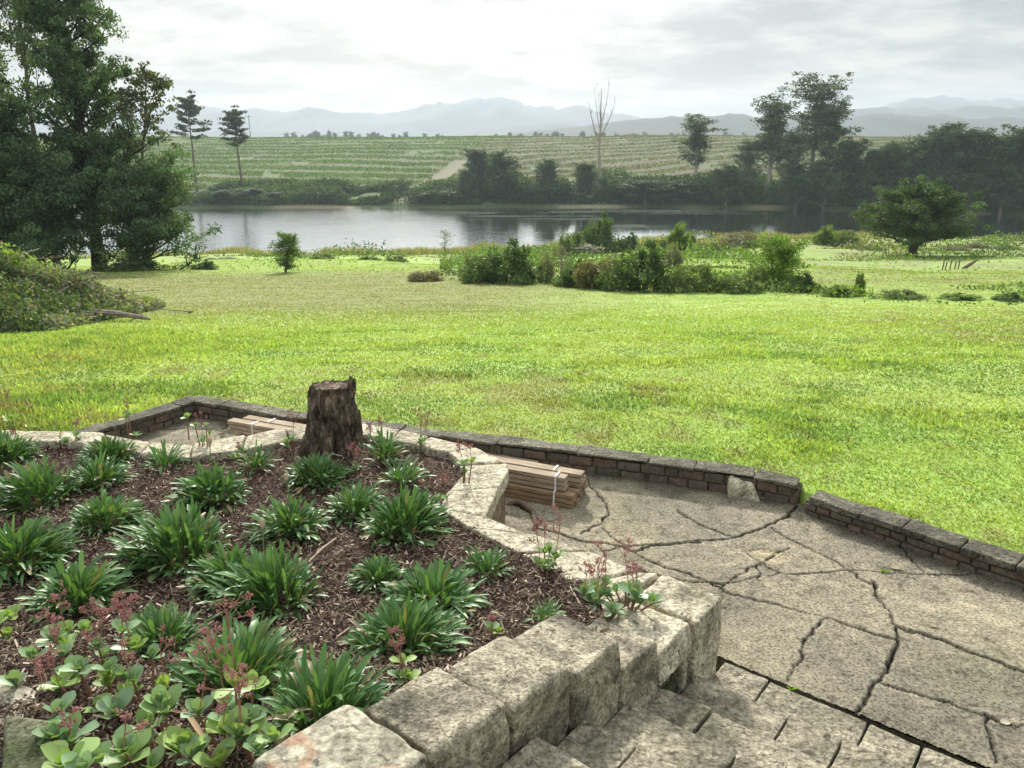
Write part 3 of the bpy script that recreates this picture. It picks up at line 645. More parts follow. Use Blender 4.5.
def stump():
    na, nh = 150, 90; th = np.linspace(0, 2*math.pi, na, endpoint=False); hh = np.linspace(0, 1, nh); TH, HH = np.meshgrid(th, hh)
    rad = .195-.045*HH**.6+.06*np.exp(-HH*7); ca, sa = np.cos(TH), np.sin(TH)
    rid = (fbm(ca*2.2+5+HH*1.4, sa*2.2+HH*2.1, 80, 4)-.5)*.45+(fbm(ca*6+HH*2, sa*6+HH*3, 81, 5)-.5)*.30-np.abs(fbm(ca*5+HH*2, sa*5-HH*2, 87, 3)-.5)*.55+.09+.30*np.exp(-HH*5)*np.exp(-(np.abs((TH-2.9+math.pi) % (2*math.pi)-math.pi)/.6)**2); rad = rad*(1+rid)
    # hollow near the ground on the right, swollen upper right side
    a0 = -.75; da = np.abs((TH-a0+math.pi) % (2*math.pi)-math.pi); rad -= .15*np.exp(-(da/.42)**2-((HH-.12)/.26)**2)
    a1 = -.05; da = np.abs((TH-a1+math.pi) % (2*math.pi)-math.pi); rad += .05*np.exp(-(da/.5)**2-((HH-.62)/.22)**2)
    top = .565+.02*(fbm(ca*2, sa*2, 82, 3)-.5); spur = .075*np.exp(-(np.abs((TH-.05+math.pi) % (2*math.pi)-math.pi)/.22)**2); top = top+spur+(fbm(ca*7, sa*7, 83, 2)-.5)*.03
    X = ca*rad+.075*HH-.03; Y = sa*rad*.9; Z = -.08+HH*(top+.08)
    g = Geo(); V = np.stack([X, Y, Z], -1); i, j = np.meshgrid(np.arange(nh-1), np.arange(na), indexing='ij'); F = np.stack([i*na+j, i*na+(j+1) % na, (i+1)*na+(j+1) % na, (i+1)*na+j], -1).reshape(-1, 4)
    dark = np.array([.085, .055, .035])*(1-sm(fbm(ca*4, sa*4+HH*2, 84, 4), .45, .62)[..., None])+np.array([.23, .175, .125])*sm(fbm(ca*4, sa*4+HH*2, 84, 4), .45, .62)[..., None]
    g.add(V.reshape(-1, 3), F, dark.reshape(-1, 3))
    g2 = Geo(); rr = np.linspace(1, 0, 9); P = []
    for q in rr: P.append(np.stack([X[-1]*q+.035*(1-q), Y[-1]*q, (Z[-1]*q**.5 if False else np.where(q > .95, Z[-1]-.004, .555+.012*(fbm(ca[0]*3*q, sa[0]*3*q, 85, 2)-.5)))], -1))
    i, j = np.meshgrid(np.arange(8), np.arange(na), indexing='ij'); F = np.stack([i*na+j, i*na+(j+1) % na, (i+1)*na+(j+1) % na, (i+1)*na+j], -1).reshape(-1, 4)
    g2.add(np.concatenate(P), F, (.22, .19, .15)); return g, g2
g1, g2 = stump(); root = tag(empty('tree_stump', (bx, by, bz)), 'rough brown sawn tree stump standing at the back of the bed', 'tree stump'); root.location = (bx, by+.1, bz)
link('bark', smooth(g1.mesh('bark', M_stump)), root); link('cut_top', g2.mesh('cut_top', M_stump), root)
g = Geo()
for (x0, z0, x1, z1, r) in ((.24, .36, .265, .0, .024), (.20, .40, .235, .16, .045), (.19, .3, .21, .1, .03), (.12, .22, .13, -.02, .025), (.20, .48, .24, .63, .03)):
    tube(g, [(x0, -.02, z0), ((x0+x1)/2+.008, -.04, (z0+z1)/2), (x1, -.05, z1)], [r, r*.8, r*.35], 7, (.12, .08, .055))
link('splinter', smooth(g.mesh('splinter', M_stump)), root)

# ------------------------------------------------------------------ strapped timber bundles
def wood_mat():
    m, t, o = nodes('timber_grain'); v = pos(t); mp = t.nodes.new('ShaderNodeMapping'); mp.vector_type = 'TEXTURE'; mp.inputs['Rotation'].default_value = (0, 0, math.atan2(.497, -.868)); mp.inputs['Scale'].default_value = (1, .035, .05); t.links.new(v, mp.inputs[0])
    n1 = noise(t, mp.outputs[0], 2.6, 6, .65, .8); n2 = noise(t, v, 5, 4, .6); c = mixc(t, attr(t), ramp(t, n1, [(.34, (.55, .5, .46)), (.5, (.95,)*3), (.68, (1.3,)*3)]), 1.0, 'MULTIPLY'); c = mixc(t, c, ramp(t, n2, [(.35, (.75, .75, .78)), (.65, (1.15,)*3)]), .8, 'MULTIPLY')
    princ(t, o, c, .85, bump(t, n1, .4, .004), .2); return m
M_wood = wood_mat()
pA = np.array(at(573, 510, 0)); pB = np.array(at(509, 498, 0)); td = (pB-pA)/np.linalg.norm(pB-pA); td = np.array([-.868, .497]) if abs(td[0]) < .5 else td
tn = np.array([td[1], -td[0]]); tn = tn if tn[1] > 0 else -tn
def bundle(label, org, off, z0, L, nw, nh, bw=.088, bh=.0355, straps=(.1, .5), start=0., col=(.27, .19, .115)):
    root = tag(empty('timber_bundle'), label, 'timber', 'strapped timber bundles on the terrace'); rr = random.Random(int(z0*100+off*50))
    for i in range(nw):
        for j in range(nh):
            g = Geo(); a = start+rr.uniform(-.01, .02); b = L+rr.uniform(-.02, .01); o0 = off+i*(bw+.003); o1 = o0+bw; c0 = z0+j*(bh+.0065); c1 = c0+bh; k = rr.uniform(.75, 1.2); o0 += rr.uniform(-.003, .003); o1 = o0+bw
            B = [pA+td*a+tn*o0, pA+td*b+tn*o0, pA+td*b+tn*o1, pA+td*a+tn*o1]
            V = [z3(p, c0) for p in B]+[z3(p, c1) for p in B]; g.add(V, [(0, 3, 2, 1), (4, 5, 6, 7), (0, 1, 5, 4), (1, 2, 6, 5), (2, 3, 7, 6), (3, 0, 4, 7)], np.array(col)*k)
            ob = link('board', g.mesh('board', M_wood), root); bv = ob.modifiers.new('bevel', 'BEVEL'); bv.width = .004; bv.segments = 2
    w = nw*(bw+.003); h = nh*(bh+.0065)
    for s in straps:
        g = Geo(); e = .003; s0 = s; s1 = s+.014
        def ring(a, e): return [z3(pA+td*a+tn*(off-e), z0-.0005), z3(pA+td*a+tn*(off+w-.003+e), z0-.0005), z3(pA+td*a+tn*(off+w-.003+e), z0+h+e), z3(pA+td*a+tn*(off-e), z0+h+e)]
        V = ring(s0, e)+ring(s1, e); g.add(V, [(0, 1, 5, 4), (1, 2, 6, 5), (2, 3, 7, 6), (3, 0, 4, 7)]); link('strap', g.mesh('strap', M_strapw), root)
bundle('lower front bundle of brown boards, nearest of the strapped timber stack', 0, 0., .002, 3.5, 2, 3, straps=(.16, 1.2, 3.2))
bundle('lower back bundle of brown boards, behind the nearest bundle of the timber stack', 0, .20, .002, 3.45, 2, 3, straps=(.3, 1.3, 3.1))
bundle('upper front bundle of boards lying on top of the timber stack', 0, .03, .130, 3.62, 1, 3, bw=.095, start=.09, straps=(.16, 1.1, 3.3), col=(.36, .295, .21))
bundle('upper back bundle of boards on the far side of the stack top', 0, .15, .130, 3.55, 1, 3, bw=.10, start=-.02, straps=(.22, 1.2, 3.2), col=(.34, .27, .19))
bundle('low wide bundle of grooved boards next to the brick wall', 0, .46, .002, 3.1, 3, 2, bw=.07, start=.55, straps=(), col=(.28, .24, .17))

# ------------------------------------------------------------------ strap-leaved clumps
def strap_clump(seed, n=230, L0=.17, spread=.17, wid=.0075, dome=.10):
    r = np.random.default_rng(seed); g = Geo(); ns = 5; lx, ly = r.normal(0, .22, 2)
    for k in range(n):
        q = math.sqrt(r.random()); az = r.uniform(0, 2*math.pi); L = L0*r.uniform(.6, 1.2); el = R(84-42*q**1.1+r.normal(0, 13)); bend = R(r.uniform(10, 95)*(.4+q*.6)); w = wid*r.uniform(.7, 1.3)
        bz = dome*(1-q*q)*r.random()**.7; px, py, pz = spread*q*math.cos(az)*.8, spread*q*math.sin(az)*.8, -.01+bz; az2 = az+r.normal(0, .55); V = []; tw = r.normal(0, .5)
        for s in range(ns+1):
            t = s/ns; e = el-bend*t**1.4; d = np.array([math.cos(az2)*math.cos(e), math.sin(az2)*math.cos(e), math.sin(e)])
            if s: px, py, pz = np.array([px, py, pz])+d*L/ns+np.array([lx, ly, 0])*t*.02
            ww = w*(.4+1.05*math.sin(min(1, .18+t*.62)*math.pi*.72)**1.5)*(1 if s < ns else .35); side = np.array([-math.sin(az2), math.cos(az2), 0])*math.cos(tw)+np.array([0, 0, 1])*math.sin(tw)*.5; up = np.cross(side, d)
            c = np.array([px, py, pz]); V += [c+side*ww+up*ww*.3*np.sign(up[2]+1e-6), c, c-side*ww+up*ww*.3*np.sign(up[2]+1e-6)]
        F = [(s*3+a, s*3+a+1, s*3+a+4, s*3+a+3) for s in range(ns) for a in (0, 1)]
        b = r.random(); col = np.array([.06, .14, .048])*(1-b)+np.array([.15, .27, .10])*b
        if r.random() < .05 or (q > .8 and r.random() < .12): col = np.array([.24, .21, .11])
        g.add(np.array(V), np.array(F), col*r.uniform(.8, 1.15))
    return smooth(g.mesh('leafy_clump', M_strap))
CL = [strap_clump(100+k, n, L, s) for k, (n, L, s) in enumerate([(330, .15, .19), (290, .135, .175), (350, .165, .20), (270, .15, .165), (300, .14, .20), (250, .16, .17), (380, .15, .21)])]
CLs = [strap_clump(120+k, 70, .14, .075, .006, .07) for k in range(2)]
def stem_bud(seed):
    g = Geo(); r = random.Random(seed); tube(g, [(0, 0, .05), (.01, .005, .2), (.02, 0, .33)], [.0035, .003, .003], 5, (.2, .28, .1)); g2 = Geo(); tube(g2, [(.02, 0, .325), (.021, 0, .34), (.022, 0, .365), (.022, 0, .375)], [.004, .013, .012, .003], 7, (.55, .45, .33)); return g.mesh('bud_stem', M_petal), g2.mesh('bud', M_petal)
BUD = stem_bud(1)
clumps = [ # picture x, y of the foot, width in pixels, label
 (8,463,55,'green strap-leaved clump at the left edge beside the far coping, smallest there'),(38,505,88,'wide double green clump near the left edge, second row from the back'),
 (22,568,85,'big green clump cut by the left picture edge in the middle of the bed'),(78,607,98,'large dark green clump left of centre in front of the one cut by the edge'),
 (108,528,72,'round green clump between the wide left clump and the big clump beside it'),(98,487,62,'green clump behind the round clump on the left side of the bed'),
 (110,462,50,'low green clump close to the far coping left of the reddish plant'),(165,470,38,'thin upright green tuft in front of the far coping stones'),
 (213,503,84,'bushy green clump with a pale bud near the far coping, left of the stump'),(178,562,98,'big bushy green clump in the left middle, directly below the thin tuft'),
 (292,535,82,'green clump with a pale bud in the very middle of the bed'),(318,484,66,'grey green clump directly in front of the tree stump'),
 (355,517,68,'green clump right of the middle clump with the bud'),(405,535,82,'green clump near the inner corner of the coping on the right'),
 (378,585,56,'small grey green clump alone on open mulch right of centre'),(232,590,86,'green clump just behind and left of the central front clump with a bud'),
 (270,606,96,'large green clump with a pale bud beside the pale brown stick'),(163,652,84,'green clump between the pink flowered succulents and the large front clump'),
 (238,692,128,'largest green clump at the front, above the pale green succulents'),(325,728,125,'broad bright green clump touching the flat stair stone at the front'),
 (405,652,102,'big green clump behind the nearest rough stone block'),(432,612,98,'green clump directly behind the big one near the stone blocks'),
 (487,578,46,'narrow green tuft in front of the diagonal coping'),(545,625,34,'tiny green tuft squeezed behind the rough stone blocks'),
 (385,462,40,'small grey green tuft right of the stump'),(402,487,46,'small grey green tuft second to the right of the stump'),(256,472,34,'small green tuft with yellow leaves between clump and stump'),
 (345,545,40,'young green tuft between two clumps right of the middle'),(300,487,40,'small tuft half hidden behind the middle clump')]
rr = random.Random(5)
for k, (px, py, w, lb) in enumerate(clumps[:-2]):
    x, y, z = on_bed(px, py-3); dist = math.hypot(y, CZ-z); W = w*dist/FPX*.97; small = w < 50
    me = (CLs if small else CL)[k % (2 if small else 7)]; sc = W/(.25 if small else .47); root = tag(empty('leafy_clump'), lb, 'plant', 'strap-leaved clumps in the mulched bed'); root.location = (x, y, z)
    root.rotation_euler = (0, 0, rr.uniform(0, 6.3)); root.scale = (sc, sc, sc*(rr.uniform(.98, 1.2)))
    link('leaves', me, root)
    if k in (8, 10, 16): link('bud_stem', BUD[0], root); link('bud', BUD[1], root)

# ------------------------------------------------------------------ succulents with pink flower sprays
def succ_leafs(g, c, az0, r, nl, L, tilt, young):
    for k in range(nl):
        az = az0+k*2.4+r.normal(0, .25); lay = k/nl; el = R(24+54*lay+tilt*14+r.normal(0, 13)); l = L*(1-.45*lay)*r.uniform(.85, 1.15); w = l*r.uniform(.25, .32); base = np.array(c)
        d = np.array([math.cos(az)*math.cos(el), math.sin(az)*math.cos(el), math.sin(el)]); sd = np.array([-math.sin(az), math.cos(az), 0]); up = np.cross(sd, d); up *= np.sign(up[2]+1e-6)
        V = []; 
        for s in range(7):
            t = s/6; ww = w*(.18+.95*math.sin(min(1, t*1.02)**1.6*math.pi*.86))*(1 if s < 6 else .35); cen = base+d*l*t-up*.22*l*t*t*(.5-lay)
            V += [cen+sd*ww+up*ww*.28, cen, cen-sd*ww+up*ww*.28]
        F = [(s*3+a, s*3+a+1, s*3+a+4, s*3+a+3) for s in range(6) for a in (0, 1)]
        col = np.array([.20, .31, .18])*(1-young)+np.array([.33, .46, .08])*young
        g.add(np.array(V), np.array(F), col*r.uniform(.75, 1.2))
def spray(g, base, H, r, dens=1.):
    def seg(p, d, L, n):
        q = p+d*L; tube(g, [p, (p+q)/2+r.normal(0, .003, 3), q], [.0022-.0004*n, .002-.0004*n, .0016-.0003*n], 4, (.42, .22, .18))
        if n < 3:
            for _ in range((3 if r.random() < .5 else 2) if n else int(4*dens)):
                dd = d+r.normal(0, .65, 3); dd[2] = abs(dd[2])*.8+.25; dd /= np.linalg.norm(dd); seg(p+d*L*r.uniform(.55, 1.), dd, L*r.uniform(.38, .55) if n else L*r.uniform(.22, .36), n+1)
        if n >= 2:
            nb = 3; P = q+r.normal(0, .004, (nb, 3)); oc = np.array([(1, 0, 0), (0, 1, 0), (0, 0, 1), (-1, 0, 0), (0, -1, 0), (0, 0, -1)])*.0033; of = np.array([(0, 1, 2), (1, 3, 2), (3, 4, 2), (4, 0, 2), (1, 0, 5), (3, 1, 5), (4, 3, 5), (0, 4, 5)])
            g.inst(oc, of, np.tile(np.eye(3), (nb, 1, 1))*r.uniform(.7, 1.3, nb)[:, None, None], P, np.tile(r.choice([0, 1])*np.array([[.10, .08, .07]])+np.array([[.46, .22, .21]]), (nb, 1)))
    d = np.array([r.normal(0, .14), r.normal(0, .14), 1]); d /= np.linalg.norm(d); seg(np.array(base), d, H, 0)
def succulent(seed, nro, spread, L, young, nsp, H=.17, hgt=.08):
    if nro > 3: nro = int(nro*1.25)
    r = np.random.default_rng(seed); root = empty('flowering_succulent'); g = Geo(); gs = Geo(); cs = []
    for k in range(nro):
        a = r.uniform(0, 6.28); q = spread*math.sqrt(r.random()); c = (q*math.cos(a), q*math.sin(a), hgt*r.uniform(.3, 1.9)); cs.append(c)
        succ_leafs(g, c, r.uniform(0, 6), r, r.integers(7, 11), L*r.uniform(.8, 1.15), r.random(), young if r.random() < .6 else .1); tube(gs, [(c[0]*.5, c[1]*.5, -.02), (c[0]*.8, c[1]*.8, c[2]*.5), c], [.006, .005, .004], 5, (.30, .17, .12))
    link('leaves', smooth(g.mesh('leaves', M_succ)), root); link('stems', gs.mesh('stems', M_petal), root)
    for k in range(nsp):
        c = cs[k % nro]; gp = Geo(); spray(gp, (c[0], c[1], c[2]), H*r.uniform(.8, 1.25), r); link('flower_spray', gp.mesh('flower_spray', M_petal), root)
    return root
succs = [ # x, y, rosettes, spread, leaf length, young, sprays, height, label
 (18,632,5,.13,.075,.6,1,.14,.07,'pale succulent at the left edge behind the others with a bright yellow green leaf tip'),
 (75,655,5,.10,.075,.45,2,.16,.10,'grey green succulent with a reddish flower spray left of the pink cloud of flowers'),
 (112,668,3,.08,.06,.2,5,.17,.08,'succulent nearly hidden under a dense cloud of dark pink flower sprays'),
 (50,692,5,.12,.075,.15,2,.13,.06,'grey leaved succulent leaning over the flat grey edging stone'),
 (105,700,7,.13,.075,.55,2,.15,.11,'largest grey and lime leaved succulent in the lower left corner'),
 (92,740,4,.10,.085,.05,1,.12,.05,'dark grey green succulent right beside the mossy edging stone'),
 (150,705,4,.09,.07,.75,2,.15,.08,'lime leaved succulent right of the largest one with tall pink sprays'),
 (165,765,5,.12,.085,.25,1,.12,.09,'broad leaved pale succulent at the bottom edge left of the fallen dry leaves'),
 (120,790,4,.12,.085,.5,0,.12,.09,'succulent cut off by the bottom edge below the mossy stone'),
 (238,752,6,.12,.07,.55,3,.24,.12,'upright succulent with two tall pink sprays left of the flat stair stone'),
 (278,768,5,.10,.07,.4,2,.20,.08,'succulent against the flat stair stone with a wide pink spray'),
 (205,775,4,.1,.075,.6,1,.12,.07,'low yellowish succulent at the bottom edge between two pale ones'),
 (408,692,3,.05,.065,.55,2,.15,.06,'small succulent in the corner behind the second rough stone block'),
 (496,636,2,.04,.05,.9,1,.07,.03,'tiny lime leaved sprig behind the stone blocks'),
 (545,568,5,.07,.07,.3,3,.20,.05,'succulent with pink sprays growing on the diagonal coping'),
 (590,600,4,.07,.06,.3,3,.14,.03,'reddish succulent with bright pink flowers beside the dark leaved one'),
 (628,607,8,.13,.07,.15,4,.20,.04,'dark leaved sprawling succulent on the end of the diagonal coping'),
 (418,520,4,.07,.06,.2,1,.12,.09,'dark green succulent left of the inner corner of the coping'),
 (462,490,4,.08,.05,.75,2,.13,.12,'leggy yellow green succulent on the bulge of the coping'),
 (360+62,452,3,.05,.05,.3,2,.16,.09,'small succulent with pink flowers in front of the brick wall, right of the stump'),
 (445,505,2,.05,.05,.6,1,.12,.1,'thin reddish sprig on the narrow part of the coping'),
 (380,445,2,.04,.045,.4,2,.13,.05,'small pink flowered sprig behind the grey tufts right of the stump'),
 (205,452,4,.05,.05,.3,1,.22,.12,'upright dark succulent with a red tip in front of the sunken corner'),
 (131,444,3,.05,.06,.85,1,.10,.12,'young lime leaved sprig on the far coping in front of the sunken corner'),
 (188,438,2,.03,.06,.95,0,.1,.14,'bright yellow green sprig standing alone left of the red tipped succulent'),
 (20,440,5,.09,.06,.7,3,.18,.12,'reddish succulent at the far left end of the coping'),
 (70,447,4,.07,.06,.2,1,.12,.05,'grey green succulent low on the far coping beside the kerb end'),
 (243,462,4,.07,.05,.85,1,.1,.05,'yellow leaved succulent between the bushy clump and the stump'),
 (292,452,4,.05,.05,.6,1,.2,.06,'thin succulent just left of the tree stump'),
 (355,592-120,2,.05,.05,.3,2,.12,.04,'pink flowered sprig on the mulch right below the stump')]
for k, (px, py, nro, sp_, L, yg, ns, H, hg, lb) in enumerate(succs):
    r_ = succulent(300+k, nro, sp_*1.1, L*1.08, yg, ns, H, hg); x, y, z = on_bed(px, py); r_.location = (x, y, z); tag(r_, lb, 'succulent', 'succulents with pink flower sprays')

# ------------------------------------------------------------------ lawn grass
n = 680000; aa = rng.uniform(-.86, .92, n); rr_ = 4.4*np.exp(rng.random(n)**1.15*math.log(48/4.4)); X = rr_*np.sin(aa); Y = rr_*np.cos(aa)
keep = ~pip(X, Y, HARD) & (Y > 2) & (segd(X, Y, WALL_A) > .07) & (segd(X, Y, WALL_B) > .09); X, Y, rr_ = X[keep], Y[keep], rr_[keep]; n = len(X)
tuf = fbm(X*1.1, Y*1.7, 90, 3); col = cover(X, Y); long_ = np.exp(-((X+5.6)/1.6)**2-((Y-7.6)/.9)**2)+np.exp(-((X+7)/2.4)**2-((Y-11.5)/1.6)**2)*.7
h = (.021+.024*sm(tuf, .45, .75)*(1-.7*sm(Y, 10, 14))+.07*long_)*(.8+.045*rr_)*rng.uniform(.6, 1.3, n)*(1-.55*sm(Y, 14, 20)); w = (.0036+.00125*rr_)*rng.uniform(.6, 1.3, n)
T = np.array([(-.5, 0, 0), (.5, 0, 0), (.42, .12, .55), (-.42, .12, .55), (0, .5, 1)]); 
M = eul(rng.normal(0, .35, n), rng.normal(0, .35, n), rng.uniform(0, 6.3, n)); S = np.stack([w, h*.7, h], -1); M = M*S[:, None, :]
sp_k = 1-.6*sm(Y, 9, 16); bri = ((1+rng.uniform(-.38, .4, n)*sp_k)*(1+(fbm(X*3.2, Y*4.5, 93, 3)-.5)*.6*sp_k))[:, None]; clover = (sm(fbm(X*.9+4, Y*1.7, 92, 5, .65)-.02*np.clip(Y-10, 0, 4)-.5*sm(Y, 13, 16), .52, .62)*.6)[:, None]
col = col*bri*1.12*(1-clover)+np.array([.10, .21, .06])*clover*bri
dryb = (rng.random(n) < .05)[:, None]; col = np.where(dryb, np.array([.34, .31, .14])*bri, col)
g = Geo(); P = np.stack([X, Y, terr(X, Y)-.005], -1)
V = np.einsum('nij,kj->nki', M, T)+P[:, None, :]; o5 = (np.arange(n)*5)[:, None]
g.add(V.reshape(-1, 3), np.array([[0, 1, 2, 3]])+o5, np.repeat(col, 5, 0)); g.f.setdefault(3, []).append(np.array([[3, 2, 4]])+o5)
tag(link('lawn_grass', g.mesh('lawn_grass', M_grass)), 'bright yellow green lawn grass sloping to the lake', 'grass', kind='stuff')
# fallen leaves
n = 900; X = rng.uniform(-9, 10, n); Y = rng.uniform(7, 20, n); k = ~pip(X, Y, HARD); X, Y = X[k], Y[k]; n = len(X)
# coarse growth of the meadow, banks and lawn edge
LEAF = np.array([(-.5, 0, 0), (0, -.3, .06), (.5, 0, 0), (0, .3, .06)]); LF = np.array([(0, 1, 2, 3)])
def leafcloud(g, P, size, col, r=None, flat=.0):
    r = r or rng; n = len(P); M = eul(r.uniform(-1.5, 1.5, n)*(1-flat), r.uniform(-1.5, 1.5, n)*(1-flat), r.uniform(0, 6.3, n))*(size if np.isscalar(size) else size[:, None, None]); M = M*r.uniform(.6, 1.4, n)[:, None, None]
    g.inst(LEAF, LF, M, P, col)
n = 190000; px = rng.uniform(-120, 1150, n); d = 18+(rng.random(n))**1.2*90; X = (px-512)/FPX*d; Y = d; yn, yf = shores(X, Y)
edge_y = np.interp(px, [0, 180, 300, 430, 500, 560, 640, 700, 800, 900, 1024, 1150], [38, 37.5, 35, 29.5, 27.5, 25.3, 23.2, 22.4, 21.4, 19.8, 18.6, 18])
w_ = fbm(X*.16, Y*.16, 95, 4); mead = ((px > 800) & (Y > edge_y+5+3*fbm(X*.3, Y*.3, 110, 2)) & (Y < 50)) | ((px < 440) & (Y < 62)); k = ~(mead & (rng.random(n) < .93)) & (Y > edge_y+rng.normal(0, .7, n)) & (Y < yn+1.5) & ((w_+rng.uniform(-.1, .1, n) > .49) | (Y > yn-5)); X, Y, px, w_, yn = X[k], Y[k], px[k], w_[k], yn[k]; n = len(X)
hh = (.10+1.3*sm(w_, .5, .72))*rng.random(n)*(.4+.8*fbm(X*.7, Y*.7, 96, 2))*np.where(Y > yn-12, .45, 1.)
c1 = np.array([.13, .22, .05]); c2 = np.array([.075, .125, .045]); c3 = np.array([.30, .26, .16]); q = fbm(X*.3, Y*.3, 97, 3)[:, None]; drk = (rng.random(n)[:, None] < sm(fbm(X*.07, Y*.07, 98, 3), .45, .65)[:, None]*.55*sm(Y, 45, 60)[:, None])
col = np.where(drk, c3, c1*(1-sm(q, .35, .6))+c2*sm(q, .35, .6))*rng.uniform(.65, 1.4, n)[:, None]; open_ = (((px < 440) & (Y < 62)) | ((px > 800) & (Y < 50) & (Y > 25)))[:, None]; col = np.where(open_, np.array([.17, .27, .055])*rng.uniform(.8, 1.2, n)[:, None], col)
g = Geo(); leafcloud(g, np.stack([X, Y, terr(X, Y)+hh*np.where(Y < 40, .55, 1)*np.where(((px < 440) & (Y < 62)) | ((px > 800) & (Y < 50) & (Y > 25)), .25, 1)], -1), .04+.0028*Y, col); tag(link('undergrowth', g.mesh('undergrowth', M_leaf)), 'rough green and straw coloured growth between lawn and lake', 'undergrowth', kind='stuff')
# reeds along the near shore
n = 26000; px = rng.uniform(60, 1100, n); X = (px-512)/FPX*92; Y = X*0+92; yn, _ = shores(X, Y); X = (px-512)/FPX*yn; yn, _ = shores(X, yn); Y = yn+rng.normal(-1.2, 1.7, n)*1.0
k = fbm(X*.16, X*0, 99, 3) > .40; X, Y = X[k], Y[k]; n = len(X); h = rng.uniform(.3, 1.0, n)*(.4+fbm(X*.3, X*0+4, 100, 2)); T3 = np.array([(-.5, 0, 0), (.5, 0, 0), (0, 0, 1)]); M = eul(rng.normal(0, .12, n), rng.normal(0, .12, n), rng.uniform(-.6, .6, n))*np.stack([np.full(n, .07), h, h], -1)[:, None, :]
g = Geo(); g.inst(T3, np.array([(0, 1, 2)]), M, np.stack([X, Y, np.maximum(terr(X, Y), WATER_Z)-.05], -1), np.where(rng.random(n)[:, None] < .5, [[.13, .17, .07]], [[.27, .24, .15]])*rng.uniform(.7, 1.3, n)[:, None])
tag(link('reeds', g.mesh('reeds', M_leaf)), 'thin grassy reeds along the near shore of the lake', 'reeds', kind='stuff')
# floating weed on the water, right of the middle
n = 5200; cx_, cy_ = [], []
px = rng.uniform(430, 760, n); Yw = rng.normal(0, 1, n)
band = rng.choice(3, n, p=[.55, .3, .15]); Y = np.where(band == 0, 146+Yw*3.0, np.where(band == 1, 134+Yw*2.4, 118+Yw*1.2)); px = np.where(band == 1, rng.uniform(470, 600, n), np.where(band == 2, rng.uniform(600, 640, n)*0+rng.normal(625, 9, n), px)); X = (px-512)/FPX*Y
k = fbm(X*.09, Y*.35, 101, 3) > .48; X, Y = X[k], Y[k]; n = len(X)
M = eul(rng.normal(0, .01, n), rng.normal(0, .01, n), rng.normal(0, .3, n))*np.stack([rng.uniform(.5, 1.8, n), rng.uniform(.15, .5, n), np.full(n, .3)], -1)[:, None, :]
g = Geo(); g.inst(LEAF, LF, M, np.stack([X, Y, np.full(n, WATER_Z+.02)], -1), np.tile([[.30, .34, .26]], (n, 1))*rng.uniform(.7, 1.3, n)[:, None]); tag(link('water_weed', g.mesh('water_weed', plain('floating_weed', (.13, .15, .12), 1, .0))), 'pale floating water weed in streaks on the lake', 'water weed', kind='stuff')
# crop rows on the far slope
n = 520000; px = rng.uniform(100, 1000, n); Yc = rng.uniform(172, 352, n); X = (px-512)/FPX*Yc; Y = Yc; yn, yf = shores(X, Y); s = stripe(X, Y); r_ = X/Y
k = (s > -.25+rng.normal(0, .35, n)) & (Y > yf+16) & (segd(X, Y, TRACK) > 2.4) & (rng.random(n) < np.where(side_(X, Y) > .5, .7, .95)) & (fbm(X*.15, Y*.15, 102, 3) > .3); X, Y, r_ = X[k], Y[k], r_[k]; n = len(X)
gr = (np.array([[.12, .125, .065]])*side_(X, Y)[:, None]+np.array([[.09, .155, .05]])*(1-side_(X, Y))[:, None])*rng.uniform(.6, 1.4, n)[:, None]*(.75+.5*fbm(X*.05, Y*.05, 103, 2))[:, None]
g = Geo(); leafcloud(g, np.stack([X, Y, terr(X, Y)+rng.uniform(.02, .5, n)*np.where(r_ > .0, .6, 1)], -1), .36, gr); tag(link('crop_rows', g.mesh('crop_rows', M_leaf)), 'green rows of a crop following the contours of the far slope', 'crop', kind='stuff')
# bank vegetation on the far shore
n = 150000; px = rng.uniform(-60, 1120, n); X = (px-512)/FPX*165; yn, yf = shores(X, X*0+165); dd = 2+rng.random(n)**1.2*17; Y = yf+dd; X = (px-512)/FPX*Y; w_ = fbm(X*.10, Y*.12, 104, 4)
k = (w_ > .33) & (segd(X, Y, TRACK) > 2.); X, Y, w_, px = X[k], Y[k], w_[k], px[k]; n = len(X); hh = np.interp(px, [0, 440, 560, 740, 1000], [2.2, 2.4, 4.5, 4.5, 5])*sm(w_, .31, .60)*rng.random(n)**.7
col = (np.array([[.07, .115, .045]])*(1-sm(fbm(X*.2, Y*.2, 105, 2), .4, .6))[:, None]+np.array([[.04, .07, .035]])*sm(fbm(X*.2, Y*.2, 105, 2), .4, .6)[:, None])*rng.uniform(.6, 1.4, n)[:, None]
g = Geo(); leafcloud(g, np.stack([X, Y, terr(X, Y)+hh], -1), .5, col); tag(link('bank_vegetation', g.mesh('bank_vegetation', M_leaf)), 'dense low green growth along the far bank of the lake', 'vegetation', kind='stuff')

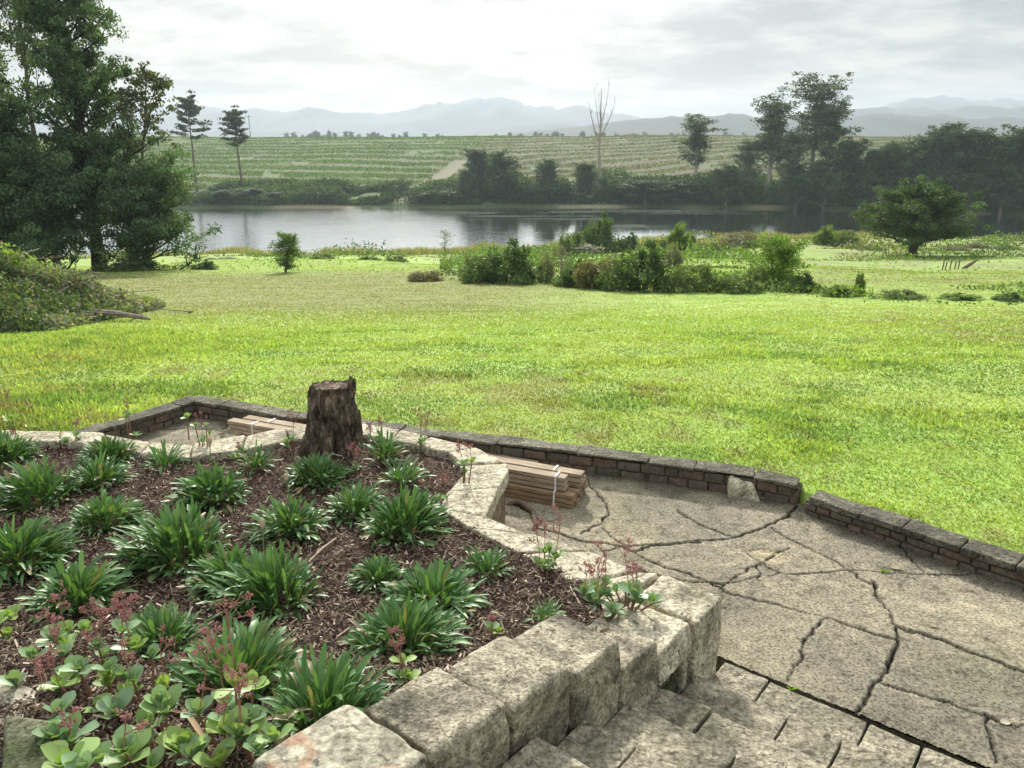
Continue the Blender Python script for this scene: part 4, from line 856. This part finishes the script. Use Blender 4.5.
# ------------------------------------------------------------------ trees
def tree_mesh(seed, H, tr, lo, prof, Rw, nl, nleaf, ls, cr, rise=.5, wob=.04, col=(.045, .075, .03), flatten=.6, sub=4, multi=1, droop=0., cmul=1., topthin=False, barkc=(.09, .075, .06), leanx=0.):
    r = np.random.default_rng(seed); gt = Geo(); cen = []; cw = []
    for mt in range(multi):
        sp0 = 0 if multi == 1 else Rw*.16; a = r.uniform(0, 6.28); top = np.array([leanx*H+(math.cos(a)*sp0*3 if multi > 1 else 0), math.sin(a)*sp0*3 if multi > 1 else 0, H*(r.uniform(.8, 1) if mt else 1)])
        ns = 12; t = np.linspace(0, 1, ns); P = np.outer(t, top)+np.cumsum(r.normal(0, wob*H/ns, (ns, 3)), 0)*np.array([1, 1, 0]); P[0] = [math.cos(a)*sp0*.3, math.sin(a)*sp0*.3, -.4]
        rad = tr*(1-t)**.8+tr*.08; rad[0] *= 1.35; tube(gt, P, rad/(1 if multi == 1 else 1.4), 8, barkc)
        for k in range(nl//multi):
            u = lo+(1-lo)*((k+r.random())/(nl//multi))**.85; u = min(u, .985); q = u*(ns-1); i = min(int(q), ns-2); base = P[i]+(P[i+1]-P[i])*(q-i); az = k*2.4+r.normal(0, .35)+mt; L = Rw*prof((u-lo)/(1-lo))*r.uniform(.6, 1.15); el = rise+r.normal(0, .15)
            d = np.array([math.cos(az)*math.cos(el), math.sin(az)*math.cos(el), math.sin(el)]); m = 5; Q = [base]; dd = d.copy()
            for s in range(m): dd = dd+r.normal(0, .16, 3)+np.array([0, 0, .10-droop]); dd /= np.linalg.norm(dd); Q.append(Q[-1]+dd*L/m)
            Q = np.array(Q); br = max(rad[i]*.45, tr*.06); tube(gt, Q, np.linspace(br, br*.25, m+1), 5, barkc)
            for s in range(2, m+1): cen.append(Q[s]); cw.append(.6+.4*s/m)
            for s in range(sub):
                j = r.integers(1, m+1); b0 = Q[j]; e = r.normal(0, 1, 3); e[2] = abs(e[2])*.4-droop; e = e/np.linalg.norm(e)*.75+dd*.5; l2 = L*r.uniform(.2, .42)+.1*cr; b1 = b0+e*l2; tube(gt, [b0, (b0+b1)/2+r.normal(0, .03*l2, 3), b1], [br*.4, br*.28, br*.12], 4, barkc); cen.append(b1); cw.append(1)
        cen.append(P[-1]); cw.append(1.2)
    cen = np.array(cen); cw = np.array(cw); nc = len(cen); ci = r.choice(nc, nleaf, p=cw/cw.sum()); csz = cr*r.uniform(.55, 1.25, nc); D = r.normal(0, 1, (nleaf, 3)); D /= np.linalg.norm(D, axis=1, keepdims=True); rr = r.random(nleaf)**.45
    Pn = cen[ci]+D*rr[:, None]*csz[ci][:, None]*np.array([1, 1, flatten]); cb = r.uniform(.65, 1.4, nc)
    c = np.array(col)*cb[ci][:, None]*r.uniform(.65, 1.4, nleaf)[:, None]*cmul; c[:, 0] *= r.uniform(.85, 1.25, nleaf)
    g = Geo(); leafcloud(g, Pn, ls, c, r); return smooth(gt.mesh('trunk', M_bark)), g.mesh('crown', M_leaf)
def place(name, ms, loc, label, cat='tree', group=None, sc=1., rz=0.):
    root = empty(name); root.location = loc; root.scale = (sc, sc, sc) if np.isscalar(sc) else sc; root.rotation_euler = (0, 0, rz); link('trunk', ms[0], root); link('crown', ms[1], root); return tag(root, label, cat, group)
P_cone = lambda u: (1-u)**.75*.9+.12
P_round = lambda u: math.sqrt(max(0, 1-(2*u-.75)**2/1.6))
P_col = lambda u: .55+.45*math.sin(min(1, u*1.1)*math.pi)
P_dome = lambda u: math.sqrt(max(.02, 1-u*u))
P_tall = lambda u: .95*(1-u)**.5*(.75+.35*math.sin(u*19))+.14

def bounds(ms):
    n = len(ms[1].vertices); a = np.empty(n*3, np.float32); ms[1].vertices.foreach_get('co', a); a = a.reshape(-1, 3)
    return float(np.percentile(a[:, 2], 99.7)), float(np.percentile(np.hypot(a[:, 0], a[:, 1]), 97))
def fit(name, ms, px, Y, ytop, wpx, label, group=None, cat='tree', rz=0., sink=.05):
    x, y, z = at_y(px, Y); h, w = bounds(ms); sz = (top_z(ytop, Y)-z+sink)/h; sx = wpx/2/FPX*Y*1.03/w
    return place(name, ms, (x, y, z-sink), label, cat, group, (sx, sx, sz), rz)
# left group, near the end of the lawn
def gz(px, Y, dz=0): x, y, z = at_y(px, Y); return (x, y, z-.05)
T = tree_mesh(11, 14.0, .30, .14, P_tall, 3.9, 74, 64000, .14, .46, .58, .02, (.085, .145, .08), .75, 6, barkc=(.035, .03, .027))
place('feathery_tree', T, gz(100, 38), 'tall dark feathery tree with a thick black trunk at the left end of the lawn', group='big trees at the left')
T2 = tree_mesh(12, 11.6, .28, .05, P_cone, 4.5, 76, 66000, .16, .55, .5, .02, (.072, .13, .074), .75, 6, barkc=(.035, .03, .027))
place('feathery_tree', T2, gz(-8, 36), 'massive dark conical tree cut by the left edge of the picture', group='big trees at the left')
T3 = tree_mesh(13, 17, .17, .55, P_round, 2.6, 22, 9000, .16, .55, .8, .05, (.06, .085, .045), .6, 4, barkc=(.10, .085, .07))
place('thin_tree', T3, gz(58, 44), 'thin tree with sparse upper branches between the two big left trees', group='big trees at the left')
place('thin_tree', T3, gz(22, 48), 'thin nearly bare tree rising above the dark tree at the left edge', group='big trees at the left', rz=2.)
T4 = tree_mesh(14, 4.4, .12, .02, lambda u: 1-.35*u, 2.7, 60, 42000, .12, .45, .08, .05, (.08, .14, .078), .75, 5, barkc=(.05, .04, .035))
place('spreading_tree', T4, gz(150, 37), 'low wide feathery tree right of the big trunk, overhanging the lake', group='big trees at the left')
place('spreading_tree', T4, gz(45, 35), 'low feathery tree in front of the massive left edge tree', group='big trees at the left', rz=1.7, sc=1.1)
T5 = tree_mesh(15, 9.2, .12, .5, P_round, 2.4, 20, 5200, .14, .36, .5, .06, (.08, .095, .055), .55, 5, barkc=(.12, .10, .08), leanx=.22)
place('leaning_tree', T5, gz(132, 40), 'thin tree with brownish sparse foliage leaning out to the right over the lake', group='big trees at the left')

# two thin pines on the far shore
TP = tree_mesh(21, 20, .22, .58, P_col, 3.1, 22, 3600, .42, .8, .15, .015, (.045, .06, .035), .45, 4, barkc=(.12, .10, .085))
for (px, py, Y, yt, lb, rz) in ((197, 0, 172, 92, 'thin pine with a bare trunk closest to the left trees on the far shore', 0), (242, 0, 172, 106, 'thin pine with a bare trunk standing right of the other pine', 2.3)):
    fit('pine_tree', TP, px, Y, yt, 34, lb, 'thin pines on the far shore', rz=rz)
    
# eucalypts and woods on the far shore: variants share meshes
KE = [tree_mesh(31, 24, .4, .30, lambda u: .55+.5*math.sin(u*7+1)*.5+.2*(1-u), 6.0, 40, 13000, .36, 1.15, .85, .03, (.06, .095, .06), .7, 4, barkc=(.42, .37, .30)),
      tree_mesh(32, 24, .38, .42, lambda u: .5+.45*abs(math.sin(u*5.5)), 5.6, 30, 9500, .36, 1.1, .95, .05, (.065, .095, .062), .7, 4, barkc=(.40, .36, .30)),
      tree_mesh(33, 24, .4, .12, P_col, 6.4, 48, 14000, .38, 1.35, .6, .04, (.05, .088, .05), .75, 4, barkc=(.14, .12, .1))]
KW = [tree_mesh(41+k, 16, .35, .08, P_dome if k % 2 else P_round, 5.8, 46, 14000, .40, 1.15, .55, .04, [(.048, .086, .046), (.06, .10, .056), (.042, .076, .048)][k % 3], .8, 4, multi=1+k % 2, barkc=(.16, .14, .12)) for k in range(4)]
def far_tree(kind, px, Y, ytop, lb, grp, wsc=1., rz=0., name='broadleaf_tree'):
    ms, H0 = kind; fit(name, ms, px, Y, ytop, wsc*(212-ytop)*(.56 if H0 == 24 else .66), lb, grp, rz=rz, sink=.3)
G1 = 'dark clump of trees on the far bank, middle left'
for (px, Y, yt, lb, k, w) in ((478, 166, 149, 'taller left tree of the dark clump left of the middle on the far bank', 2, .7), (500, 164, 151, 'broad right tree of the dark clump left of the middle on the far bank', 0, .95), (465, 163, 170, 'low left tree beside the dark clump, next to the dirt track', 1, .8), (517, 163, 176, 'low right tree at the foot of the dark clump', 3, .8),
    (547, 165, 159, 'single dark tree between the dark clump and the dead tree', 0, .75), (585, 166, 163, 'dark leafy tree at the foot of the dead tree, left side', 2, .85), (608, 163, 178, 'low green tree right of the dead trunk', 1, 1.)):
    far_tree((KW[k], 16), px, Y, yt, lb, G1, w, px)
far_tree((KE[1], 24), 692, 166, 114, 'slender eucalypt with an open top right of the dead tree', 'eucalypts beyond the lake', .75, 1, 'eucalyptus_tree')
for (px, Y, yt, lb, k, w, rz) in ((766, 160, 95, 'eucalypt with a pale leaning trunk at the left of the tall pair', 0, .7, 0), (806, 163, 73, 'tallest eucalypt, airy crown above all the other trees', 1, .72, 2), (826, 162, 98, 'eucalypt just right of the tallest one, drooping crown', 1, .7, 4), (745, 162, 140, 'lower eucalypt at the left foot of the pale trunked one', 2, .7, 1), (787, 159, 128, 'bushy dark eucalypt between the two tall ones', 2, .7, 3)):
    far_tree((KE[k], 24), px, Y, yt, lb, 'eucalypts beyond the lake', w, rz, 'eucalyptus_tree')
wood = [(726,157,165,'low round tree left of the eucalypts at the water'),(805,155,160,'dark tree below the tallest eucalypt'),(842,156,140,'dark tree right of the eucalypts with a rounded top'),(862,153,150,'lower dark tree with a pale bare branch in the wood'),(885,150,142,'tree behind the left side of the round meadow tree'),(905,152,137,'tall dense tree above the left half of the round meadow tree'),
 (928,148,128,'tall dense tree above the round meadow tree'),(950,150,124,'highest tree of the wood right of the round meadow tree'),(972,147,130,'broad dark tree near the right end of the wood'),(995,146,136,'dark tree second from the right edge of the wood'),(1018,144,126,'tall dark tree at the right picture edge'),(1045,142,122,'dark tree just beyond the right picture edge'),
 (870,149,172,'low tree at the water left of the round meadow tree'),(960,143,170,'low tree at the water right of the round meadow tree'),(1000,141,165,'low spreading tree at the water near the right edge'),(930,145,165,'low tree right behind the crown of the round meadow tree'),(1075,140,130,'outermost dark tree beyond the right edge'),(822,152,170,'low bushy tree at the water below the drooping eucalypt'),(795,152,176,'low bushy tree at the water by the pale leaning trunk')]
for k, (px, Y, yt, lb) in enumerate(wood): far_tree((KW[k % 4], 16), px, Y, yt, lb, 'trees of the wood behind the lake', .95 if yt < 160 else 1.25, k*1.3)
for k, (px, yt, lb) in enumerate([(625,184,'round bush first to the right of the dead tree on the far bank'),(645,180,'green bush second to the right of the dead tree'),(664,186,'dull green bush left of the slender eucalypt'),(682,180,'bush at the left foot of the slender eucalypt'),(703,182,'bush at the right foot of the slender eucalypt'),(535,190,'low bush between the dark clump and the single dark tree'),(560,186,'low bush left of the dead tree foot'),(722,186,'bush between the slender eucalypt and the wood')]):
    far_tree((KW[(k+1) % 4], 16), px, 162, yt, lb, 'bushes along the far bank', 1.9, k, 'bank_bush')
KB = KW
for k, (px, yt, lb) in enumerate([(225,190,'reed green bush below the thin pines on the far bank'),(248,188,'bush directly below the right pine'),(275,192,'low bush right of the pines on the far bank'),(430,192,'green bush left of the dirt track on the far bank'),(445,190,'green bush right beside the dirt track at the water')]):
    far_tree((KW[k % 4], 16), px, 161, yt, lb, 'bushes along the far bank', 2.2, k, 'bank_bush')

# dead tree with a bare forked trunk
def dead_tree():
    r = np.random.default_rng(5); g = Geo(); c = (.30, .26, .22)
    tube(g, [(0, 0, -.3), (.15, 0, 5), (-.1, 0, 10), (.1, 0, 15), (.0, .1, 19), (.1, .1, 22.5)], [.42, .36, .28, .2, .12, .03], 8, c)
    for (z0, x1, z1, rr) in ((11, -2.6, 20, .14), (12.5, 2.8, 19.5, .15), (14, -1.4, 22, .09), (15, 1.6, 22.8, .08), (9, -1.3, 13, .08), (8, 1.5, 11.5, .07), (13, 1.1, 21, .07), (16, -.7, 23, .06)):
        P = [(0, 0, z0), (x1*.45, r.normal(0, .3), z0+(z1-z0)*.35), (x1*.8, r.normal(0, .4), z0+(z1-z0)*.7), (x1, r.normal(0, .5), z1)]; tube(g, P, [rr, rr*.8, rr*.5, rr*.15], 5, c)
        for _ in range(5):
            j = r.integers(1, 4); b = np.array(P[j]); tube(g, [b, b+np.array([r.normal(0, .5), r.normal(0, .5), r.uniform(.8, 2)])], [rr*.3, .015], 4, c)
    return smooth(g.mesh('dead_tree', M_bark))
x, y, z = at_y(598, 167); o_ = tag(link('dead_tree', dead_tree(), None, (x, y, z), 0, (1, 1, (top_z(86, 167)-z)/23)), 'tall leafless dead tree with forked bare branches on the far bank', 'dead tree')

# round meadow tree
T = tree_mesh(51, 7.6, .42, .16, lambda u: math.sqrt(max(.05, 1-(u-.25)**2/.62)), 4.6, 70, 42000, .21, .62, .16, .06, (.055, .10, .038), .85, 5, barkc=(.07, .06, .05), droop=.06)
fit('round_tree', T, 912, 56.5, 181, 104, 'round dense dark tree with a short thick trunk standing alone in the right meadow')
# small trees at the lawn edge
T = tree_mesh(52, 2.3, .05, .06, lambda u: math.sqrt(max(.05, 1-(u-.45)**2/.4)), .95, 42, 7500, .085, .24, .35, .08, (.13, .23, .045), .9, 4, multi=3, barkc=(.08, .07, .05))
fit('small_tree', T, 774, 24.4, 236, 58, 'small bright green leafy tree at the right end of the shrub band')
T = tree_mesh(53, 2.1, .05, .04, lambda u: math.sqrt(max(.05, 1-(u-.4)**2/.45)), .72, 40, 6000, .075, .22, .3, .08, (.09, .16, .045), .9, 4, multi=3, barkc=(.07, .06, .05))
fit('small_tree', T, 285, 34.5, 233, 34, 'small round bushy tree alone at the lawn edge in front of the lake')
T = tree_mesh(54, 3.0, .035, .3, P_col, .75, 18, 900, .07, .2, .9, .05, (.14, .14, .10), .9, 4, barkc=(.2, .18, .15))
fit('sapling', T, 445, 52, 229, 18, 'thin greyish sapling against the water')
fit('sapling', T, 562, 26.3, 244, 26, 'pale twiggy sapling at the left end of the big shrub band', rz=2)
for k, (px, Y, yt, lb) in enumerate([(735, 60, 232, 'grey leafless shrub by the water left of the small bright tree'), (505+85, 62, 244, 'pale twiggy shrub left of the dark round bush')]):
    fit('twiggy_shrub', T, px, Y, yt, 40, lb, cat='shrub', rz=k+1)

# shrubs
def shrub_mesh(seed, nleaf, ls, col, cr=.21, twig=(.1, .085, .065), airy=0.):
    """unit shrub: half width 1, height 1"""
    r = np.random.default_rng(seed); gt = Geo(); nc = 64; cen = []
    for k in range(nc):
        a = r.uniform(0, 6.28); v = r.random()**.6; q = math.sqrt(1-v*v*.9)*r.uniform(.45, .95); h = v*r.uniform(.55, .9); cen.append((math.cos(a)*q, math.sin(a)*q, h*(.6+.75*r.random())))
        if k % 2 == 0: c = cen[-1]; tube(gt, [(c[0]*.03, c[1]*.03, -.1), (c[0]*.6, c[1]*.6, c[2]*.45), c], [.02, .014, .005], 4, twig)
    cen = np.array(cen); ci = r.integers(0, nc, nleaf); D = r.normal(0, 1, (nleaf, 3)); D /= np.linalg.norm(D, axis=1, keepdims=True); Pn = cen[ci]+D*(r.random(nleaf)**.4)[:, None]*cr*r.uniform(.6, 1.3, nc)[ci][:, None]; Pn[:, 2] = np.abs(Pn[:, 2])
    c = np.array(col)*r.uniform(.65, 1.4, nc)[ci][:, None]*r.uniform(.65, 1.4, nleaf)[:, None]; g = Geo(); leafcloud(g, Pn, ls, c, r); return gt.mesh('stems', M_bark), g.mesh('foliage', M_leaf)
SH = {'dark': shrub_mesh(61, 7000, .075, (.085, .14, .055)), 'olive': shrub_mesh(62, 6000, .07, (.13, .18, .07)), 'lime': shrub_mesh(63, 5000, .08, (.12, .19, .04)), 'brown': shrub_mesh(64, 5000, .07, (.13, .125, .065)), 'grey': shrub_mesh(65, 5000, .06, (.15, .155, .11))}
def shrub(kind, px, Y, yt, wpx, lb, depth=1., name='shrub'):
    x, y, z = at_y(px, Y); H = top_z(yt, Y)-z; W = wpx/2/FPX*Y; root = empty(name); root.location = (x, y, z-.05); root.scale = (W, min(W, 2.2)*depth, H/.92+.05); root.rotation_euler = (0, 0, px*.001); a, b = SH[kind]; link('stems', a, root); link('foliage', b, root); tag(root, lb, 'shrub', 'shrubs between the lawn and the lake')
for a in [('dark',505,27,250,88,'wide dark shrub at the lawn edge right of the sapling'),('olive',478,28,256,44,'low olive shrub joined to the left of the wide dark shrub'),('dark',598,70,222,50,'dark round bush rising in front of the water in the middle'),('olive',570,64,233,38,'pale olive bush left of the dark round bush'),('dark',628,70,237,32,'small dark bush right of the dark round bush'),
 ('lime',680,67,228,40,'bright bush in front of the water right of the dark bushes'),('olive',655,66,240,40,'olive bush between the dark and the bright bush'),('brown',738,66,232,50,'brownish bush in front of the water near the small bright tree'),('olive',705,56,243,44,'low olive bush below the bright waterside bush'),
 ('dark',640,23.4,253,88,'big dark tangled shrub in the middle of the shrub band'),('brown',597,24.4,259,66,'brownish tangled shrub left of the big dark one'),('dark',575,25,266,44,'low dark shrub at the left foot of the shrub band'),('olive',690,22.8,266,70,'low sprawling olive shrub right of the big dark one'),('olive',735,22.6,275,60,'low leafy shrub left of the small bright tree'),('dark',800,22.8,278,50,'dark low shrub at the right foot of the small bright tree'),('lime',840,21.3,286,50,'low lime shrub on the lawn edge right of the small tree'),('olive',755,23.6,268,34,'olive shrub hugging the trunk of the small bright tree'),
 ('grey',545,27,258,26,'grey twiggy shrub at the gap in the shrub band'),('brown',425,27.8,271,44,'low brown mound of a shrub on the lawn edge'),('lime',370,46,256,26,'small lime shrub at the shore left of the sapling'),('olive',395,50,256,28,'small olive shrub at the shore right of the lime one'),('brown',455,47,260,40,'brownish shrub at the foot of the grey sapling'),('olive',220,46,258,50,'low olive shrub at the shore right of the left trees'),('lime',190,45,262,40,'low lime growth beside the left trees'),('olive',322,46,254,30,'low olive shrub right of the small round tree'),
 ('lime',825,72,229,34,'bright shrub left of the round meadow tree'),('olive',845,70,231,30,'olive shrub under the left edge of the round meadow tree'),('brown',870,64,247,40,'dry brown shrub left of the meadow tree trunk'),('brown',950,64,247,50,'dry brown shrub right of the meadow tree trunk'),('olive',1005,66,246,34,'olive shrub near the right edge of the meadow'),('grey',975,68,243,34,'greyish shrub right of the round meadow tree'),('olive',858,22.5,273,14,'thin upright shrub on the right lawn edge'),('grey',672,38,248,30,'grey feathery shrub behind the shrub band'),('brown',770,66,238,40,'brown shrub behind the small bright tree'),
 ('olive',900,20.2,291,60,'low patch of leafy shrub on the right lawn edge'),('lime',960,20,294,60,'low lime patch near the right end of the lawn edge'),('dark',1010,19.5,295,40,'low dark green patch at the right picture edge'),('dark',205,37,262,30,'dark shrub at the foot of the low feathery tree'),('dark',130,35.5,262,80,'dark undergrowth shrub around the thick black trunk')]:
    shrub(*a)
# overgrown mound at the left
def mound():
    r = np.random.default_rng(70); g = Geo(); gt = Geo(); n = 60000; X = r.uniform(-17, -6.8, n); Y = r.uniform(13.0, 18.6, n)
    hgt = lambda X, Y: 1.9*np.clip(1-((X+13.7)/5.8)**2, 0, 1)**1.25*np.clip(1-((Y-15.7-.12*(X+9))/2.6)**2, 0, 1)**.7*(.45+1.1*fbm(X*1.1, Y*1.1, 72, 4))
    h = hgt(X, Y); k = h > .04; X, Y, h = X[k], Y[k], h[k]; n = len(X); z = terr(X, Y)+h*r.uniform(.78, 1.08, n)+r.normal(0, .07, n)
    cls = fbm(X*.9, Y*.9, 73, 3); pal = np.array([(.21, .245, .17), (.09, .14, .06), (.22, .32, .08), (.22, .19, .14)]); ci = np.where(cls > .6, 2, np.where(cls < .42, 1, 0)); ci = np.where(r.random(n) < .16, 3, ci); ci = np.where((X < -10.2) & (Y > 16) & (cls > .46), 2, ci)
    leafcloud(g, np.stack([X, Y, z], -1), .085, pal[ci]*r.uniform(.6, 1.4, n)[:, None], r)
    xs = np.linspace(-17.5, -6.9, 60); ys = np.linspace(13, 21, 44); XX, YY = np.meshgrid(xs, ys); Z = terr(XX, YY)+hgt(XX, YY)*.82-.06; i, j = np.meshgrid(np.arange(43), np.arange(59), indexing='ij'); gt.add(np.stack([XX, YY, Z], -1), np.stack([i*60+j, i*60+j+1, (i+1)*60+j+1, (i+1)*60+j], -1).reshape(-1, 4), (.05, .05, .03))
    for _ in range(60):
        a, b = r.uniform(-14, -7.6), r.uniform(14, 17.5); h0 = float(terr(a, b)+hgt(a, b)); tube(gt, [(a, b, h0-.15), (a+r.normal(0, .4), b+r.normal(0, .3), h0+.1), (a+r.normal(0, .6), b+r.normal(0, .4), h0+r.uniform(-.1, .35))], [.015, .012, .005], 4, (.16, .13, .10))
    return g.mesh('leaves', M_leaf), smooth(gt.mesh('brush_heap', M_bark))
a, b = mound(); root = tag(empty('creeper_mound', (0, 0, 0)), 'large mound of brush overgrown with grey green creeper at the left edge', 'creeper mound'); link('leaves', a, root); link('brush_heap', b, root)
x, y, z = at_y(128, 14.9); g = Geo(); tube(g, [(-.9, .3, .12), (-.3, .05, .16), (.3, 0, .08), (.45, -.02, .05)], [.07, .06, .045, .02], 7, (.22, .19, .16)); tag(link('log', smooth(g.mesh('log', M_bark)), None, (x, y, z)), 'grey weathered log sticking out of the right foot of the creeper mound', 'log')
# old stakes and a fallen branch in the meadow
x, y, z = at_y(958, 42); root = tag(empty('old_stakes'), 'short weathered stakes and a broken branch in the right meadow', 'stakes'); root.location = (x, y, z)
for k, (dx_, h_) in enumerate(((-.85, .5), (-.7, .35), (-.45, .55), (-.2, .4), (0, .5))):
    g = Geo(); tube(g, [(dx_, 0, -.1), (dx_+.03, 0, h_)], [.035, .03], 6, (.14, .11, .085)); link('stake', g.mesh('stake', M_bark), root)
g = Geo(); tube(g, [(.25, 0, .0), (.6, 0, .25), (1.0, .05, .5)], [.09, .10, .05], 7, (.16, .12, .09)); link('branch', smooth(g.mesh('branch', M_bark)), root)
# far off trees on the plain, a few pixels each
KF = tree_mesh(81, 8, .2, .1, P_dome, 3.2, 20, 700, .8, 1.0, .5, .04, (.05, .07, .04), .8, 2)
r = random.Random(4)
for k in range(95):
    px = r.choice([r.uniform(296, 350), r.gauss(600, 35), r.uniform(350, 560), r.uniform(640, 760), r.uniform(300, 760)]); Y = r.uniform(720, 980); X = (px-512)/FPX*Y; z = float(terr(X, Y)); s = r.uniform(1.6, 2.15)*(Y/900)
    place('distant_tree', KF, (X, Y, z), 'tiny hazy tree in the line on the plain beyond the fields', group='distant trees on the plain', sc=(s*.8, s*.8, s), rz=r.uniform(0, 6))
for px, H in ((263, 16), (690, 12)):
    Y = 480; X = (px-512)/FPX*Y; z = float(terr(X, Y)); root = tag(empty('power_pole', (X, Y, z)), 'tiny pole on the skyline above the green field' if px < 400 else 'tiny pole on the skyline above the brown field', 'pole'); root.location = (X, Y, z)
    g = Geo(); tube(g, [(0, 0, 0), (0, 0, H)], [.3, .2], 6, (.2, .19, .17)); link('mast', g.mesh('mast', M_bark), root); g = Geo(); tube(g, [(-2, 0, H-1), (2, 0, H-1)], [.12, .12], 5, (.2, .19, .17)); link('crossarm', g.mesh('crossarm', M_bark), root)

# ------------------------------------------------------------------ small litter on the terrace and in the bed
def dry_leaf(px, py, L, col, lb, rz):
    x, y = at(px, py, .01); g = Geo(); V = []
    for k in range(7):
        t = k/6; w = .32*L*math.sin(math.pi*min(1, t*.96+.03)); z = .008+.03*L*8*(t-.5)**2*.6; V += [(L*(t-.5), -w, z+.006), (L*(t-.5), 0, z), (L*(t-.5), w, z+.008)]
    g.add(V, np.array([(k*3+a, k*3+a+1, k*3+a+4, k*3+a+3) for k in range(6) for a in (0, 1)]), col); tag(link('fallen_leaf', smooth(g.mesh('fallen_leaf', M_petal)), None, (x, y, .004), rz), lb, 'leaf')
dry_leaf(912, 540, .10, (.42, .38, .30), 'pale curled fallen leaf nearest to the low wall on the right', .9)
dry_leaf(1005, 723, .065, (.5, .46, .36), 'large pale fallen leaf beside the crack in the lower right corner', .2)
dry_leaf(895, 568, .09, (.36, .33, .22), 'greenish grey fallen leaf on the long crack across the terrace', -.4)
dry_leaf(933, 626, .06, (.40, .34, .25), 'small tan fallen leaf above the fork of the widest crack', .1)
def sprout(px, py, lb, z0=.0, sc=1., n=14):
    r = np.random.default_rng(int(px)); x, y = at(px, py, z0); g = Geo()
    for k in range(n):
        a = r.uniform(0, 6.28); L = r.uniform(.015, .035)*sc; g.add([(0, -.003, 0), (0, .003, 0), (math.cos(a)*L*.5, math.sin(a)*L*.5, L*.7), (math.cos(a)*L, math.sin(a)*L, L*.6)], [(0, 1, 2), (1, 3, 2)], np.array([.22, .36, .07])*r.uniform(.7, 1.2))
    tag(link('weed_sprout', g.mesh('weed_sprout', M_leaf), None, (x, y, z0-.004)), lb, 'weed')
sprout(791, 690, 'tiny green weed in the gap between terrace and lowest step'); sprout(720, 584, 'tiny green weed where two cracks cross near the corner stone'); sprout(885, 573, 'flat green weed in the middle of the long crack', sc=1.3)
sprout(386, 728+12, 'tiny green weed between the side stones and a step', .62, .8)
# root curling out of the crack under the timber
P = [(*at(507, 505), .0), (*at(520, 506), .035), (*at(533, 515), .03), (*at(536, 527), .02), (*at(531, 532), -.02)]; g = Geo(); tube(g, P, [.02, .028, .024, .02, .01], 7, (.12, .085, .06)); tag(link('root', smooth(g.mesh('root', M_bark))), 'brown woody root curling out of the terrace crack below the timber', 'root')
# dead twigs and leaf litter along the foot of the brick wall
r = np.random.default_rng(44); g = Geo()
for (x0, y0), (x1, y1), m_ in ((at(590, 467), at(690, 482), 46), (at(800, 505), at(1010, 572), 40), (at(745, 492), at(795, 503), 26), (at(110, 428), at(190, 411), 16)):
    for _ in range(m_):
        t = r.random(); p = np.array([x0+(x1-x0)*t+r.normal(0, .03), y0+(y1-y0)*t-abs(r.normal(0, .05)), .012]); a = r.uniform(0, 6.28); L = r.uniform(.03, .16); q = p+np.array([math.cos(a)*L, math.sin(a)*L*.5, r.uniform(0, .02)]); tube(g, [p, (p+q)/2+r.normal(0, .008, 3)*[1, 1, .3], q], [.003, .003, .0015], 4, np.array((.16, .12, .085))*r.uniform(.6, 1.8))
tag(link('dead_twigs', g.mesh('dead_twigs', M_chip)), 'dead twigs and litter along the foot of the low brick walls', 'twigs', kind='stuff')
# crumpled scrap of wrapping by the timber
x, y = at(618, 474, 0); r = np.random.default_rng(3); g = Geo(); n = 7; V = [((i-3)*.03+r.normal(0, .006), (j-3)*.014, .01+max(0, (3-i)*.028)+r.normal(0, .012)) for j in range(n) for i in range(n)]
g.add(V, np.array([(j*n+i, j*n+i+1, (j+1)*n+i+1, (j+1)*n+i) for j in range(n-1) for i in range(n-1)])); tag(link('wrapping_scrap', g.mesh('wrapping_scrap', plain('torn_wrap', (.5, .48, .42), .6)), None, (x, y, 0), -.4), 'crumpled pale scrap of wrapping between timber and brick wall', 'scrap')
# fallen strap leaves in the near bed
for k, (p0, p1, p2, lb) in enumerate((((180, 712), (196, 730), (214, 764), 'long dry tan leaf curving down between the succulents'), ((158, 716), (185, 722), (208, 726), 'shorter dry tan leaf lying across the mulch beside the succulents'))):
    Q = [np.array(on_bed(*p))+[0, 0, .035] for p in (p0, p1, p2)]; g = Geo(); V = []
    for s_ in range(9):
        t = s_/8; c = Q[0]*(1-t)**2+Q[1]*2*t*(1-t)+Q[2]*t*t; w = .010*math.sin(math.pi*(t*.9+.08)); V += [c+[-w, -w*.3, .004], c, c+[w, w*.3, .005]]
    g.add(V, np.array([(k2*3+a, k2*3+a+1, k2*3+a+4, k2*3+a+3) for k2 in range(8) for a in (0, 1)]), (.34, .25, .15)); tag(link('dry_leaf', smooth(g.mesh('dry_leaf', M_petal))), lb, 'leaf')
